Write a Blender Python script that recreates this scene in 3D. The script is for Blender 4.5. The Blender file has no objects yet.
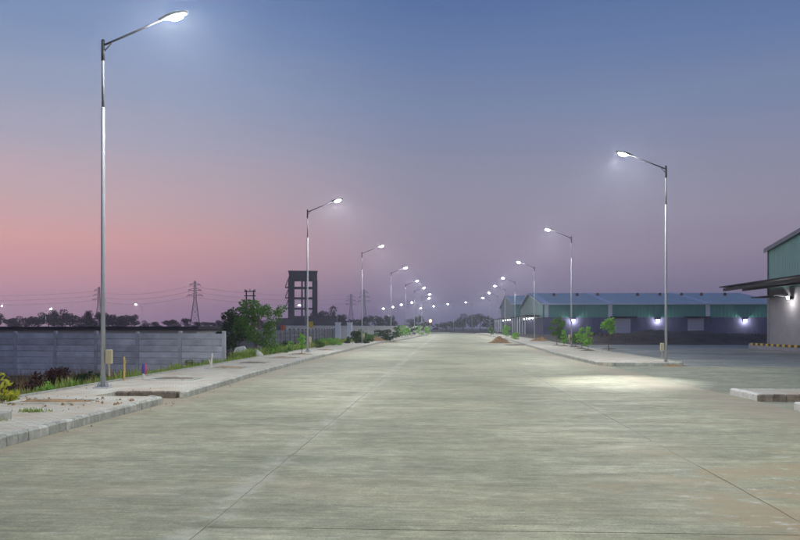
import bpy, math, random
import numpy as np
from mathutils import Vector, Matrix

S = bpy.context.scene
COL = S.collection
R = math.radians
rng = random.Random(7)

# ------------------------------------------------------------------ camera
PSI = math.atan(45 / 800)
CP, SP = math.cos(PSI), math.sin(PSI)
CAM_H = 1.7
cam = bpy.data.cameras.new('camera')
cam.sensor_width = 36.0
cam.lens = 36.0
cam.shift_y = 57.5 / 800
cam.clip_start = 0.1
cam.clip_end = 6000
camo = bpy.data.objects.new('camera', cam)
camo.location = (0, 0, CAM_H)
camo.rotation_euler = (R(90), 0, PSI)
COL.objects.link(camo)
S.camera = camo


def at(px, d):
    """plan position of something seen at column px (of 800), d metres in front of the camera"""
    lat = (px - 400) / 800 * d
    return lat * CP - d * SP, lat * SP + d * CP


def zat(py, d):
    return CAM_H + (327.5 - py) * d / 800


# ------------------------------------------------------------------ world: dusk sky
W = bpy.data.worlds.new('World')
S.world = W
W.use_nodes = True
nt = W.node_tree
nt.nodes.clear()


def N(tree, kind, **kw):
    n = tree.nodes.new(kind)
    for k, v in kw.items():
        setattr(n, k, v)
    return n


def srgb(r, g, b):
    f = lambda c: (c / 255 / 12.92) if c / 255 <= 0.04045 else ((c / 255 + 0.055) / 1.055) ** 2.4
    return (f(r), f(g), f(b), 1)


def ramp(tree, stops, interp='LINEAR'):
    n = tree.nodes.new('ShaderNodeValToRGB')
    n.color_ramp.interpolation = interp
    e = n.color_ramp.elements
    while len(e) > 1:
        e.remove(e[-1])
    e[0].position = stops[0][0]
    e[0].color = stops[0][1]
    for p, c in stops[1:]:
        x = e.new(p)
        x.color = c
    return n


SUNSET = PSI + R(35)          # azimuth of the afterglow, left of the view
tc = N(nt, 'ShaderNodeTexCoord')
nrm = N(nt, 'ShaderNodeVectorMath', operation='NORMALIZE')
nt.links.new(tc.outputs['Generated'], nrm.inputs[0])
sep = N(nt, 'ShaderNodeSeparateXYZ')
nt.links.new(nrm.outputs[0], sep.inputs[0])
# elevation mapped so that 0..1 is horizon..zenith
asn = N(nt, 'ShaderNodeMath', operation='ARCSINE')
nt.links.new(sep.outputs['Z'], asn.inputs[0])
elv = N(nt, 'ShaderNodeMath', operation='MULTIPLY')
elv.inputs[1].default_value = 2 / math.pi
elv.use_clamp = True
nt.links.new(asn.outputs[0], elv.inputs[0])
E_ = lambda py: math.degrees(math.atan((327.5 - py) / 800)) / 90
warm = ramp(nt, [(0.0, srgb(168, 138, 166)), (E_(300), srgb(188, 147, 166)), (E_(270), srgb(207, 155, 163)), (E_(245), srgb(215, 163, 163)),
                 (E_(205), srgb(196, 169, 176)), (E_(160), srgb(176, 168, 184)), (E_(110), srgb(152, 161, 186)),
                 (E_(50), srgb(126, 147, 184)), (E_(0), srgb(108, 134, 177)), (0.45, srgb(86, 109, 158)), (1, srgb(62, 81, 128))])
cool = ramp(nt, [(0.0, srgb(100, 95, 130)), (E_(300), srgb(124, 115, 143)), (E_(255), srgb(147, 135, 155)),
                 (E_(215), srgb(149, 143, 162)), (E_(170), srgb(140, 142, 165)), (E_(110), srgb(122, 136, 169)),
                 (E_(50), srgb(103, 125, 167)), (E_(0), srgb(88, 113, 162)), (0.45, srgb(74, 96, 146)), (1, srgb(58, 77, 124))])
skn = N(nt, 'ShaderNodeTexNoise')
skn.inputs['Scale'].default_value = 2.2
skn.inputs['Detail'].default_value = 4
smp = N(nt, 'ShaderNodeMapping')
smp.inputs['Scale'].default_value = (1, 1, 9)
nt.links.new(nrm.outputs[0], smp.inputs[0])
nt.links.new(smp.outputs[0], skn.inputs['Vector'])
sma = N(nt, 'ShaderNodeMath', operation='MULTIPLY_ADD')
sma.inputs[1].default_value = 0.03
sms = N(nt, 'ShaderNodeMath', operation='SUBTRACT')
sms.inputs[1].default_value = 0.5
nt.links.new(skn.outputs['Fac'], sms.inputs[0])
nt.links.new(sms.outputs[0], sma.inputs[0])
nt.links.new(elv.outputs[0], sma.inputs[2])
for r_ in (warm, cool):
    nt.links.new(sma.outputs[0], r_.inputs[0])
dotn = N(nt, 'ShaderNodeVectorMath', operation='DOT_PRODUCT')
flat = N(nt, 'ShaderNodeVectorMath', operation='MULTIPLY')
flat.inputs[1].default_value = (1, 1, 0)
nt.links.new(nrm.outputs[0], flat.inputs[0])
fn = N(nt, 'ShaderNodeVectorMath', operation='NORMALIZE')
nt.links.new(flat.outputs[0], fn.inputs[0])
nt.links.new(fn.outputs[0], dotn.inputs[0])
dotn.inputs[1].default_value = (-math.sin(SUNSET), math.cos(SUNSET), 0)
mr = N(nt, 'ShaderNodeMapRange', interpolation_type='SMOOTHSTEP')
mr.inputs['From Min'].default_value = 0.78
mr.inputs['From Max'].default_value = 1.0
nt.links.new(dotn.outputs['Value'], mr.inputs['Value'])
mix = N(nt, 'ShaderNodeMix', data_type='RGBA')
nt.links.new(mr.outputs[0], mix.inputs['Factor'])
nt.links.new(cool.outputs[0], mix.inputs[6])
nt.links.new(warm.outputs[0], mix.inputs[7])
sky = N(nt, 'ShaderNodeTexSky', sky_type='NISHITA')
sky.sun_disc = False
sky.sun_elevation = R(0.5)
sky.sun_rotation = -SUNSET
bg1 = N(nt, 'ShaderNodeBackground')
bg1.inputs[1].default_value = 0.97
nt.links.new(mix.outputs[2], bg1.inputs[0])
bg2 = N(nt, 'ShaderNodeBackground')
bg2.inputs[1].default_value = 0.004
nt.links.new(sky.outputs[0], bg2.inputs[0])
addw = N(nt, 'ShaderNodeAddShader')
nt.links.new(bg1.outputs[0], addw.inputs[0])
nt.links.new(bg2.outputs[0], addw.inputs[1])
outw = N(nt, 'ShaderNodeOutputWorld')
nt.links.new(addw.outputs[0], outw.inputs[0])

# ------------------------------------------------------------------ sun: only a trace of afterglow is left
sl = bpy.data.lights.new('sun', 'SUN')
sl.energy = 0.12
sl.angle = R(25)
sl.color = (1.0, 0.72, 0.62)
so = bpy.data.objects.new('sun', sl)
so.rotation_euler = Vector((math.sin(SUNSET), -math.cos(SUNSET), -0.12)).to_track_quat('-Z', 'Y').to_euler()
COL.objects.link(so)

S.view_settings.view_transform = 'Standard'
S.view_settings.look = 'None'
S.view_settings.exposure = 0
S.view_settings.gamma = 1
S.view_settings.use_curve_mapping = False
S.render.engine = 'CYCLES'
S.cycles.use_denoising = True
S.cycles.max_bounces = 5
S.cycles.diffuse_bounces = 2
S.cycles.volume_bounces = 1
S.cycles.sample_clamp_indirect = 3
S.cycles.sample_clamp_direct = 0
S.cycles.filter_width = 1.5
S.cycles.use_light_tree = True

LAMP_POWER = 490


# ------------------------------------------------------------------ helpers
class MB:
    def __init__(self):
        self.v = []
        self.f = []
        self.m = []

    def add(self, vs, fs, mi=0):
        o = len(self.v)
        self.v += [tuple(p) for p in vs]
        self.f += [tuple(i + o for i in f) for f in fs]
        self.m += [mi] * len(fs)
        return self

    def box(self, x0, x1, y0, y1, z0, z1, mi=0):
        vs = [(x0, y0, z0), (x1, y0, z0), (x1, y1, z0), (x0, y1, z0), (x0, y0, z1), (x1, y0, z1), (x1, y1, z1), (x0, y1, z1)]
        return self.add(vs, [(3, 2, 1, 0), (4, 5, 6, 7), (0, 1, 5, 4), (1, 2, 6, 5), (2, 3, 7, 6), (3, 0, 4, 7)], mi)

    def bevbox(self, x0, x1, y0, y1, z0, z1, b, mi=0):
        """box with its upper edges chamfered"""
        vs = [(x0, y0, z0), (x1, y0, z0), (x1, y1, z0), (x0, y1, z0),
              (x0, y0, z1 - b), (x1, y0, z1 - b), (x1, y1, z1 - b), (x0, y1, z1 - b),
              (x0 + b, y0 + b, z1), (x1 - b, y0 + b, z1), (x1 - b, y1 - b, z1), (x0 + b, y1 - b, z1)]
        fs = [(3, 2, 1, 0), (8, 9, 10, 11)]
        for k in range(4):
            j = (k + 1) % 4
            fs += [(k, j, 4 + j, 4 + k), (4 + k, 4 + j, 8 + j, 8 + k)]
        return self.add(vs, fs, mi)

    def tube(self, pts, rad, n=8, cap=True, mi=0):
        pts = [Vector(p) for p in pts]
        if not isinstance(rad, (list, tuple)):
            rad = [rad] * len(pts)
        vs, fs = [], []
        for i, p in enumerate(pts):
            t = (pts[min(i + 1, len(pts) - 1)] - pts[max(i - 1, 0)])
            t = t.normalized() if t.length > 1e-9 else Vector((0, 0, 1))
            a = Vector((1, 0, 0)) if abs(t.x) < 0.9 else Vector((0, 1, 0))
            u = t.cross(a).normalized()
            w = t.cross(u).normalized()
            for k in range(n):
                q = 2 * math.pi * k / n
                vs.append(p + (u * math.cos(q) + w * math.sin(q)) * rad[i])
        for i in range(len(pts) - 1):
            for k in range(n):
                j = (k + 1) % n
                fs.append((i * n + k, i * n + j, (i + 1) * n + j, (i + 1) * n + k))
        if cap:
            fs.append(tuple(range(n - 1, -1, -1)))
            fs.append(tuple((len(pts) - 1) * n + k for k in range(n)))
        return self.add(vs, fs, mi)

    def bar(self, a, b, w):
        return self.tube([a, b], w / 2 * 1.3, 4)

    def mesh(self, name, mats, smooth=False):
        me = bpy.data.meshes.new(name)
        me.from_pydata(self.v, [], self.f)
        for m in (mats if isinstance(mats, (list, tuple)) else [mats]):
            me.materials.append(m)
        if any(self.m):
            me.polygons.foreach_set('material_index', self.m)
        if smooth:
            me.polygons.foreach_set('use_smooth', [True] * len(me.polygons))
        me.update()
        return me

    def build(self, name, mats, parent=None, smooth=False, loc=None, rot=None):
        return link(name, self.mesh(name, mats, smooth), parent, loc, rot)


def link(name, me, parent=None, loc=None, rot=None):
    o = bpy.data.objects.new(name, me)
    COL.objects.link(o)
    if parent is not None:
        o.parent = parent
    if loc is not None:
        o.location = loc
    if rot is not None:
        o.rotation_euler = rot
    return o


def tag(o, label, cat, group=None, kind=None):
    o['label'] = label
    if cat:
        o['category'] = cat
    if group:
        o['group'] = group
    if kind:
        o['kind'] = kind
    return o


def thing(name, label, cat, loc=(0, 0, 0), rotz=0, group=None):
    o = link(name, None, None, loc, (0, 0, rotz))
    o.empty_display_size = 0.2
    return tag(o, label, cat, group)


def struct(o):
    o['kind'] = 'structure'
    return o


def copy_tree(o, parent=None):
    c = o.copy()
    COL.objects.link(c)
    c.parent = parent
    for ch in o.children:
        copy_tree(ch, c)
    return c


# ------------------------------------------------------------------ materials
def mat(name, base, rough=0.8, metal=0.0, var=0.0, vscale=3.0, bump=0.0, bscale=30.0, spec=0.3, rnd=0.0, stretch=None):
    """principled with two-scale noise variation in albedo, roughness and bump; rnd = per-object variation"""
    m = bpy.data.materials.new(name)
    m.use_nodes = True
    t = m.node_tree
    b = t.nodes['Principled BSDF']
    b.inputs['Base Color'].default_value = (*base[:3], 1)
    b.inputs['Roughness'].default_value = rough
    b.inputs['Metallic'].default_value = metal
    b.inputs['Specular IOR Level'].default_value = spec
    co = N(t, 'ShaderNodeTexCoord').outputs['Object']
    if stretch:
        mp = N(t, 'ShaderNodeMapping')
        mp.inputs['Scale'].default_value = stretch
        t.links.new(co, mp.inputs[0])
        co = mp.outputs[0]
    if rnd > 0:
        oi0 = N(t, 'ShaderNodeObjectInfo')
        mo = N(t, 'ShaderNodeVectorMath', operation='MULTIPLY_ADD')
        cx_ = N(t, 'ShaderNodeCombineXYZ')
        for q_ in range(3):
            t.links.new(oi0.outputs['Random'], cx_.inputs[q_])
        t.links.new(cx_.outputs[0], mo.inputs[0])
        mo.inputs[1].default_value = (83, 57, 91)
        t.links.new(co, mo.inputs[2])
        co = mo.outputs[0]
    col = None
    if var > 0 or rnd > 0:
        n1 = N(t, 'ShaderNodeTexNoise')
        n1.inputs['Scale'].default_value = vscale
        n1.inputs['Detail'].default_value = 8
        n1.inputs['Roughness'].default_value = 0.65
        t.links.new(co, n1.inputs['Vector'])
        rp = ramp(t, [(0.25, tuple(c * (1 - var) for c in base[:3]) + (1,)), (0.75, tuple(min(1, c * (1 + var)) for c in base[:3]) + (1,))])
        t.links.new(n1.outputs['Fac'], rp.inputs[0])
        col = rp.outputs[0]
        if rnd > 0:
            oi = N(t, 'ShaderNodeObjectInfo')
            mm = N(t, 'ShaderNodeMapRange')
            mm.inputs['To Min'].default_value = 1 - rnd
            mm.inputs['To Max'].default_value = 1 + rnd
            t.links.new(oi.outputs['Random'], mm.inputs['Value'])
            vm = N(t, 'ShaderNodeVectorMath', operation='SCALE')
            t.links.new(col, vm.inputs[0])
            t.links.new(mm.outputs[0], vm.inputs['Scale'])
            col = vm.outputs[0]
        t.links.new(col, b.inputs['Base Color'])
    if bump > 0:
        n2 = N(t, 'ShaderNodeTexNoise')
        n2.inputs['Scale'].default_value = bscale
        n2.inputs['Detail'].default_value = 6
        t.links.new(co, n2.inputs['Vector'])
        bp = N(t, 'ShaderNodeBump')
        bp.inputs['Strength'].default_value = bump
        bp.inputs['Distance'].default_value = 0.02
        t.links.new(n2.outputs['Fac'], bp.inputs['Height'])
        t.links.new(bp.outputs[0], b.inputs['Normal'])
    return m


def leaf_mat(name, c1, c2, trans=0.35):
    m = bpy.data.materials.new(name)
    m.use_nodes = True
    t = m.node_tree
    b = t.nodes['Principled BSDF']
    b.inputs['Roughness'].default_value = 0.55
    b.inputs['Specular IOR Level'].default_value = 0.25
    g = N(t, 'ShaderNodeNewGeometry')
    rp = ramp(t, [(0, (*c1, 1)), (1, (*c2, 1))])
    t.links.new(g.outputs['Random Per Island'], rp.inputs[0])
    t.links.new(rp.outputs[0], b.inputs['Base Color'])
    tr = N(t, 'ShaderNodeBsdfTranslucent')
    t.links.new(rp.outputs[0], tr.inputs[0])
    mx = N(t, 'ShaderNodeMixShader')
    mx.inputs[0].default_value = trans
    t.links.new(b.outputs[0], mx.inputs[1])
    t.links.new(tr.outputs[0], mx.inputs[2])
    t.links.new(mx.outputs[0], t.nodes['Material Output'].inputs[0])
    return m


def emit(name, col, strength):
    m = bpy.data.materials.new(name)
    m.use_nodes = True
    b = m.node_tree.nodes['Principled BSDF']
    b.inputs['Base Color'].default_value = (0.8, 0.8, 0.8, 1)
    b.inputs['Emission Color'].default_value = (*col, 1)
    b.inputs['Emission Strength'].default_value = strength
    return m


def concrete_road(name, base, dirt=True, rnd=0.05):
    """broom-finished concrete: cross-road streaks, blotches, brown dust, fine tining relief"""
    m = bpy.data.materials.new(name)
    m.use_nodes = True
    t = m.node_tree
    L = t.links.new
    b = t.nodes['Principled BSDF']
    b.inputs['Specular IOR Level'].default_value = 0.35
    geo = N(t, 'ShaderNodeNewGeometry')
    pos = geo.outputs['Position']

    def noise(scale, detail=6, rough=0.6, sc=(1, 1, 1), off=(0, 0, 0)):
        mp = N(t, 'ShaderNodeMapping')
        mp.inputs['Scale'].default_value = sc
        mp.inputs['Location'].default_value = off
        L(pos, mp.inputs[0])
        n = N(t, 'ShaderNodeTexNoise')
        n.inputs['Scale'].default_value = scale
        n.inputs['Detail'].default_value = detail
        n.inputs['Roughness'].default_value = rough
        L(mp.outputs[0], n.inputs['Vector'])
        return n.outputs['Fac']

    def mixc(f, a, c, mode='MIX'):
        n = N(t, 'ShaderNodeMix', data_type='RGBA', blend_type=mode)
        if isinstance(f, float):
            n.inputs['Factor'].default_value = f
        else:
            L(f, n.inputs['Factor'])
        for s, i in ((a, 6), (c, 7)):
            if isinstance(s, tuple):
                n.inputs[i].default_value = s
            else:
                L(s, n.inputs[i])
        return n.outputs[2]

    def rmp(f, lo, hi, a=0.0, c=1.0):
        n = N(t, 'ShaderNodeMapRange', interpolation_type='SMOOTHSTEP')
        L(f, n.inputs['Value'])
        n.inputs['From Min'].default_value = lo
        n.inputs['From Max'].default_value = hi
        n.inputs['To Min'].default_value = a
        n.inputs['To Max'].default_value = c
        return n.outputs[0]

    def k(c, f):
        return tuple(x * f for x in c[:3]) + (1,)

    big = noise(0.22, 5, 0.6)
    c = mixc(rmp(big, 0.36, 0.64), k((base[0]*.95, base[1], base[2]), 0.80), k(base, 1.15))
    # streaks left by the broom run across the road
    st = noise(1.0, 10, 0.75, (0.55, 1.8, 1))
    c = mixc(rmp(st, 0.32, 0.68), c, mixc(1.0, c, (0.82, 0.83, 0.84, 1), 'MULTIPLY'))
    st2 = noise(1.0, 8, 0.8, (1.6, 10.0, 1), (3, 1, 0))
    c = mixc(rmp(st2, 0.55, 0.70, 0, 0.6), c, k((0.62, 0.62, 0.58), 1))
    c = mixc(rmp(st2, 0.44, 0.28, 0, 0.5), c, mixc(1.0, c, (0.55, 0.56, 0.56, 1), 'MULTIPLY'))
    st3 = noise(1.0, 3, 0.55, (0.9, 13.0, 1), (7, 2, 0))
    c = mixc(rmp(st3, 0.50, 0.58), c, mixc(1.0, c, (0.86, 0.87, 0.87, 1), 'MULTIPLY'))
    st4 = noise(1.0, 3, 0.55, (1.2, 16.0, 1), (1, 9, 0))
    c = mixc(rmp(st4, 0.56, 0.64), c, mixc(1.0, c, (1.16, 1.16, 1.14, 1), 'MULTIPLY'))
    b1 = noise(1.7, 9, 0.75, (1, 1.3, 1), (21, 3, 0))
    c = mixc(rmp(b1, 0.40, 0.66), mixc(1.0, c, (0.86, 0.87, 0.86, 1), 'MULTIPLY'), mixc(1.0, c, (1.12, 1.11, 1.07, 1), 'MULTIPLY'))
    b2 = noise(0.75, 14, 0.8, (1, 1, 1), (31, 13, 0))
    c = mixc(rmp(b2, 0.555, 0.60, 0, 0.8), c, mixc(1.0, c, (0.84, 0.83, 0.79, 1), 'MULTIPLY'))
    b3 = noise(1.15, 14, 0.8, (1, 1, 1), (3, 41, 0))
    c = mixc(rmp(b3, 0.57, 0.61, 0, 0.7), c, mixc(1.0, c, (1.14, 1.13, 1.08, 1), 'MULTIPLY'))
    b4 = noise(5.5, 10, 0.82, (0.8, 1, 1), (17, 23, 0))
    c = mixc(rmp(b4, 0.38, 0.64), mixc(1.0, c, (0.86, 0.86, 0.84, 1), 'MULTIPLY'), mixc(1.0, c, (1.16, 1.16, 1.13, 1), 'MULTIPLY'))
    gr = noise(38, 4, 0.7, (1, 1, 1), (1, 2, 0))
    c = mixc(rmp(gr, 0.35, 0.7), mixc(1.0, c, (0.80, 0.80, 0.80, 1), 'MULTIPLY'), mixc(1.0, c, (1.13, 1.13, 1.12, 1), 'MULTIPLY'))
    if dirt:
        # cement bled out along the paver joints
        sj = N(t, 'ShaderNodeSeparateXYZ')
        L(pos, sj.inputs[0])
        for jx, am in ((-2.03, 0.36), (3.1, 0.14)):
            dj = N(t, 'ShaderNodeMath', operation='SUBTRACT')
            L(sj.outputs['X'], dj.inputs[0])
            dj.inputs[1].default_value = jx - 0.06
            aj = N(t, 'ShaderNodeMath', operation='ABSOLUTE')
            L(dj.outputs[0], aj.inputs[0])
            mj = N(t, 'ShaderNodeMath', operation='MULTIPLY')
            L(rmp(aj.outputs[0], 0.30, 0.02), mj.inputs[0])
            L(rmp(noise(1.3, 8, 0.75, (1.5, 1, 1), (jx, 5, 0)), 0.40, 0.62, 0, am), mj.inputs[1])
            c = mixc(mj.outputs[0], c, (0.58, 0.57, 0.50, 1))
        d1 = noise(0.45, 8, 0.7, (0.55, 1.0, 1), (11, 4, 0))
        c = mixc(rmp(d1, 0.50, 0.72, 0, 0.5), c, (0.33, 0.265, 0.165, 1))
        sx = N(t, 'ShaderNodeSeparateXYZ')
        L(pos, sx.inputs[0])
        # trodden soil lying at the entrance on the right and along the kerbs
        ex = rmp(sx.outputs['X'], 0.8, 3.8)
        ey = rmp(sx.outputs['Y'], 13.5, 7.5)
        mu = N(t, 'ShaderNodeMath', operation='MULTIPLY')
        L(ex, mu.inputs[0])
        L(ey, mu.inputs[1])
        d2 = noise(1.1, 12, 0.78, (0.7, 1.0, 1), (2, 7, 0))
        ad = N(t, 'ShaderNodeMath', operation='MULTIPLY_ADD')
        L(mu.outputs[0], ad.inputs[0])
        ad.inputs[1].default_value = 0.60
        L(rmp(d2, 0.36, 0.66, 0, 0.75), ad.inputs[2])
        c = mixc(rmp(ad.outputs[0], 0.55, 1.05, 0, 0.9), c, (0.33, 0.26, 0.15, 1))
        # pale cement spills among the soil
        d3 = noise(2.4, 9, 0.75, (0.8, 1.2, 1), (5, 3, 0))
        mu2 = N(t, 'ShaderNodeMath', operation='MULTIPLY')
        L(mu.outputs[0], mu2.inputs[0])
        L(rmp(d3, 0.56, 0.64, 0, .8), mu2.inputs[1])
        c = mixc(mu2.outputs[0], c, (0.60, 0.58, 0.53, 1))
        ab = N(t, 'ShaderNodeMath', operation='ABSOLUTE')
        L(sx.outputs['X'], ab.inputs[0])
        ek = rmp(ab.outputs[0], 4.7, 6.6, 0, 0.42)
        a3 = N(t, 'ShaderNodeMath', operation='ADD')
        L(ek, a3.inputs[0])
        L(noise(0.8, 8, 0.7, (1, 0.5, 1), (9, 9, 0)), a3.inputs[1])
        c = mixc(rmp(a3.outputs[0], 0.68, 0.95, 0, 0.75), c, (0.33, 0.27, 0.19, 1))
    sp = noise(22, 3, 0.6)
    c = mixc(rmp(sp, 0.665, 0.72, 0, 0.75), c, (0.12, 0.10, 0.08, 1))
    if rnd:
        oi = N(t, 'ShaderNodeObjectInfo')
        mm = N(t, 'ShaderNodeMapRange')
        mm.inputs['To Min'].default_value = 1 - rnd
        mm.inputs['To Max'].default_value = 1 + rnd
        L(oi.outputs['Random'], mm.inputs['Value'])
        vm = N(t, 'ShaderNodeVectorMath', operation='SCALE')
        L(c, vm.inputs[0])
        L(mm.outputs[0], vm.inputs['Scale'])
        c = vm.outputs[0]
    L(c, b.inputs['Base Color'])
    L(rmp(st, 0.3, 0.7, 0.62, 0.85), b.inputs['Roughness'])
    fine = noise(1.0, 4, 0.6, (1.2, 55.0, 1))
    grit = noise(70, 4, 0.6)
    ah = N(t, 'ShaderNodeMath', operation='ADD')
    L(fine, ah.inputs[0])
    L(grit, ah.inputs[1])
    bp = N(t, 'ShaderNodeBump')
    bp.inputs['Strength'].default_value = 0.35
    bp.inputs['Distance'].default_value = 0.008
    L(ah.outputs[0], bp.inputs['Height'])
    L(bp.outputs[0], b.inputs['Normal'])
    return m


def paver_mat():
    m = bpy.data.materials.new('paver')
    m.use_nodes = True
    t = m.node_tree
    L = t.links.new
    b = t.nodes['Principled BSDF']
    b.inputs['Roughness'].default_value = 0.85
    b.inputs['Specular IOR Level'].default_value = 0.2
    geo = N(t, 'ShaderNodeNewGeometry')
    br = N(t, 'ShaderNodeTexBrick')
    br.inputs['Scale'].default_value = 1
    br.inputs['Brick Width'].default_value = 0.24
    br.inputs['Row Height'].default_value = 0.12
    br.inputs['Mortar Size'].default_value = 0.008
    br.inputs['Color1'].default_value = (0.64, 0.625, 0.53, 1)
    br.inputs['Color2'].default_value = (0.52, 0.505, 0.43, 1)
    br.inputs['Mortar'].default_value = (0.25, 0.22, 0.18, 1)
    L(geo.outputs['Position'], br.inputs['Vector'])
    n = N(t, 'ShaderNodeTexNoise')
    n.inputs['Scale'].default_value = 0.9
    n.inputs['Detail'].default_value = 9
    n.inputs['Roughness'].default_value = 0.7
    L(geo.outputs['Position'], n.inputs['Vector'])
    rp = ramp(t, [(0.40, (0, 0, 0, 1)), (0.64, (1, 1, 1, 1))])
    L(n.outputs['Fac'], rp.inputs[0])
    mx = N(t, 'ShaderNodeMix', data_type='RGBA')
    L(rp.outputs[0], mx.inputs['Factor'])
    L(br.outputs['Color'], mx.inputs[6])
    mx.inputs[7].default_value = (0.46, 0.38, 0.28, 1)
    L(mx.outputs[2], b.inputs['Base Color'])
    bp = N(t, 'ShaderNodeBump')
    bp.inputs['Strength'].default_value = 0.5
    bp.inputs['Distance'].default_value = 0.01
    L(br.outputs['Fac'], bp.inputs['Height'])
    bp.invert = True
    L(bp.outputs[0], b.inputs['Normal'])
    return m


M = {}
M['road'] = concrete_road('road_concrete', (0.375, 0.362, 0.242))
M['slab'] = concrete_road('slab_concrete', (0.375, 0.362, 0.242))
M['yard'] = concrete_road('yard_concrete', (0.33, 0.335, 0.31), dirt=False)
M['side'] = concrete_road('side_road_concrete', (0.36, 0.355, 0.26), dirt=False)
M['base'] = mat('joint_fill', (0.40, 0.37, 0.30), 0.9, var=.3, vscale=2)
M['paver'] = paver_mat()
M['kerb'] = mat('kerb_concrete', (0.45, 0.45, 0.39), 0.85, var=0.4, vscale=7, bump=0.4, rnd=0.15)
M['kerb_dark'] = mat('kerb_dark_brown', (0.17, 0.14, 0.11), 0.8, var=0.6, vscale=6, bump=0.3, rnd=0.3)  # darker stone, for the rows that face the camera
M['kerb_white'] = mat('kerb_pale', (0.72, 0.70, 0.64), 0.8, var=0.2, vscale=8, bump=0.3, rnd=0.08)  # paler stone, for the near right rows along the road
M['soil'] = mat('red_soil', (0.31, 0.20, 0.105), 0.95, var=0.5, vscale=5, bump=0.9, bscale=12)
M['soil_grey'] = mat('grey_soil', (0.20, 0.165, 0.125), 0.95, var=0.4, vscale=3, bump=0.9, bscale=9)
M['ground'] = mat('field_earth', (0.11, 0.095, 0.06), 0.95, var=0.5, vscale=0.3, bump=0.8, bscale=4)
M['bank'] = mat('dry_scrub_earth', (0.085, 0.062, 0.052), 0.95, var=0.55, vscale=0.8, bump=1.0, bscale=5)
M['galv'] = mat('galvanised_steel', (0.42, 0.43, 0.45), 0.6, 0.15, var=0.12, vscale=6, spec=0.5)
M['arm'] = mat('painted_arm_steel', (0.03, 0.03, 0.034), 0.8, 0.0, var=0.15, vscale=8, spec=.1)
M['zinc'] = mat('upper_tube_zinc', (0.24, 0.24, 0.25), 0.75, 0.1, var=0.2, vscale=8, spec=.2)  # darker tone than the lower pole
M['head'] = mat('lamp_housing_grey', (0.10, 0.105, 0.11), 0.6, 0.0)
M['lens'] = emit('lamp_lens_lit', (0.95, 0.98, 1.0), 2600)
M['lens_amber'] = emit('amber_lens_lit', (1.0, 0.32, 0.06), 40)
M['flood'] = emit('flood_lens_lit', (1.0, 0.98, 0.95), 260)
M['tubelight'] = emit('tube_lens_lit', (0.9, 0.95, 1.0), 25)
M['box'] = mat('junction_box_cream', (0.50, 0.43, 0.27), 0.5, var=0.12, vscale=12)
M['panel'] = mat('precast_concrete', (0.43, 0.44, 0.485), 0.85, var=0.3, vscale=1.6, bump=0.3, rnd=0.18, stretch=(1.0, 1.0, 0.8))
M['post'] = mat('precast_post', (0.37, 0.38, 0.42), 0.85, var=0.25, vscale=3, bump=0.3, rnd=0.08)
M['palewall'] = mat('pale_plaster_wall', (0.50, 0.48, 0.46), 0.85, var=0.15, vscale=0.6)
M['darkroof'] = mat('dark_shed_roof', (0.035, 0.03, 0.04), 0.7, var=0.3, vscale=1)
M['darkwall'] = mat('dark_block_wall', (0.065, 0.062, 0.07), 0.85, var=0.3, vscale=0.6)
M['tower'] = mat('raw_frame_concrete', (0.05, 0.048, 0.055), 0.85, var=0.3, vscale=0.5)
M['steel'] = mat('pylon_steel', (0.16, 0.16, 0.17), 0.6, 0.3)
M['wire'] = mat('wire_aluminium', (0.12, 0.12, 0.13), 0.5, 0.3)
M['bark'] = mat('bark', (0.13, 0.095, 0.065), 0.9, var=0.4, vscale=8, bump=0.6)
M['leaf'] = leaf_mat('leaf_mid', (0.055, 0.135, 0.025), (0.12, 0.25, 0.05), .4)
M['leaf_dark'] = leaf_mat('leaf_dark', (0.018, 0.042, 0.014), (0.045, 0.085, 0.026), 0.2)
M['leaf_bright'] = leaf_mat('leaf_bright', (0.16, 0.38, 0.06), (0.30, 0.58, 0.10), 0.5)
M['leaf_yellow'] = leaf_mat('leaf_yellow', (0.32, 0.36, 0.03), (0.52, 0.50, 0.06), 0.4)
M['leaf_red'] = leaf_mat('leaf_maroon', (0.035, 0.014, 0.014), (0.075, 0.035, 0.025), 0.2)
M['leaf_far'] = leaf_mat('leaf_far', (0.012, 0.026, 0.012), (0.035, 0.055, 0.022), 0.1)
M['grass'] = leaf_mat('grass', (0.15, 0.27, 0.045), (0.36, 0.42, 0.10), 0.4)
M['grass_dry'] = leaf_mat('grass_dry', (0.16, 0.10, 0.045), (0.30, 0.20, 0.09), 0.3)
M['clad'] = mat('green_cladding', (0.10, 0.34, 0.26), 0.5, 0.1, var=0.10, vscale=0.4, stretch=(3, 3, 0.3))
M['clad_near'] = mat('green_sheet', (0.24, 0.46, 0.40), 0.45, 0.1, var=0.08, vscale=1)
M['roofsheet'] = mat('galvalume_roof', (0.64, 0.69, 0.62), 0.75, 0.0, var=0.12, vscale=0.3)
def rib(m, axis_scale):
    t = m.node_tree
    wv = N(t, 'ShaderNodeTexWave', wave_type='BANDS', bands_direction='X')
    wv.inputs['Scale'].default_value = axis_scale
    g_ = N(t, 'ShaderNodeTexCoord')
    t.links.new(g_.outputs['Object'], wv.inputs['Vector'])
    bp = N(t, 'ShaderNodeBump')
    bp.inputs['Strength'].default_value = 0.6
    bp.inputs['Distance'].default_value = 0.05
    t.links.new(wv.outputs['Fac'], bp.inputs['Height'])
    t.links.new(bp.outputs[0], t.nodes['Principled BSDF'].inputs['Normal'])


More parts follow.
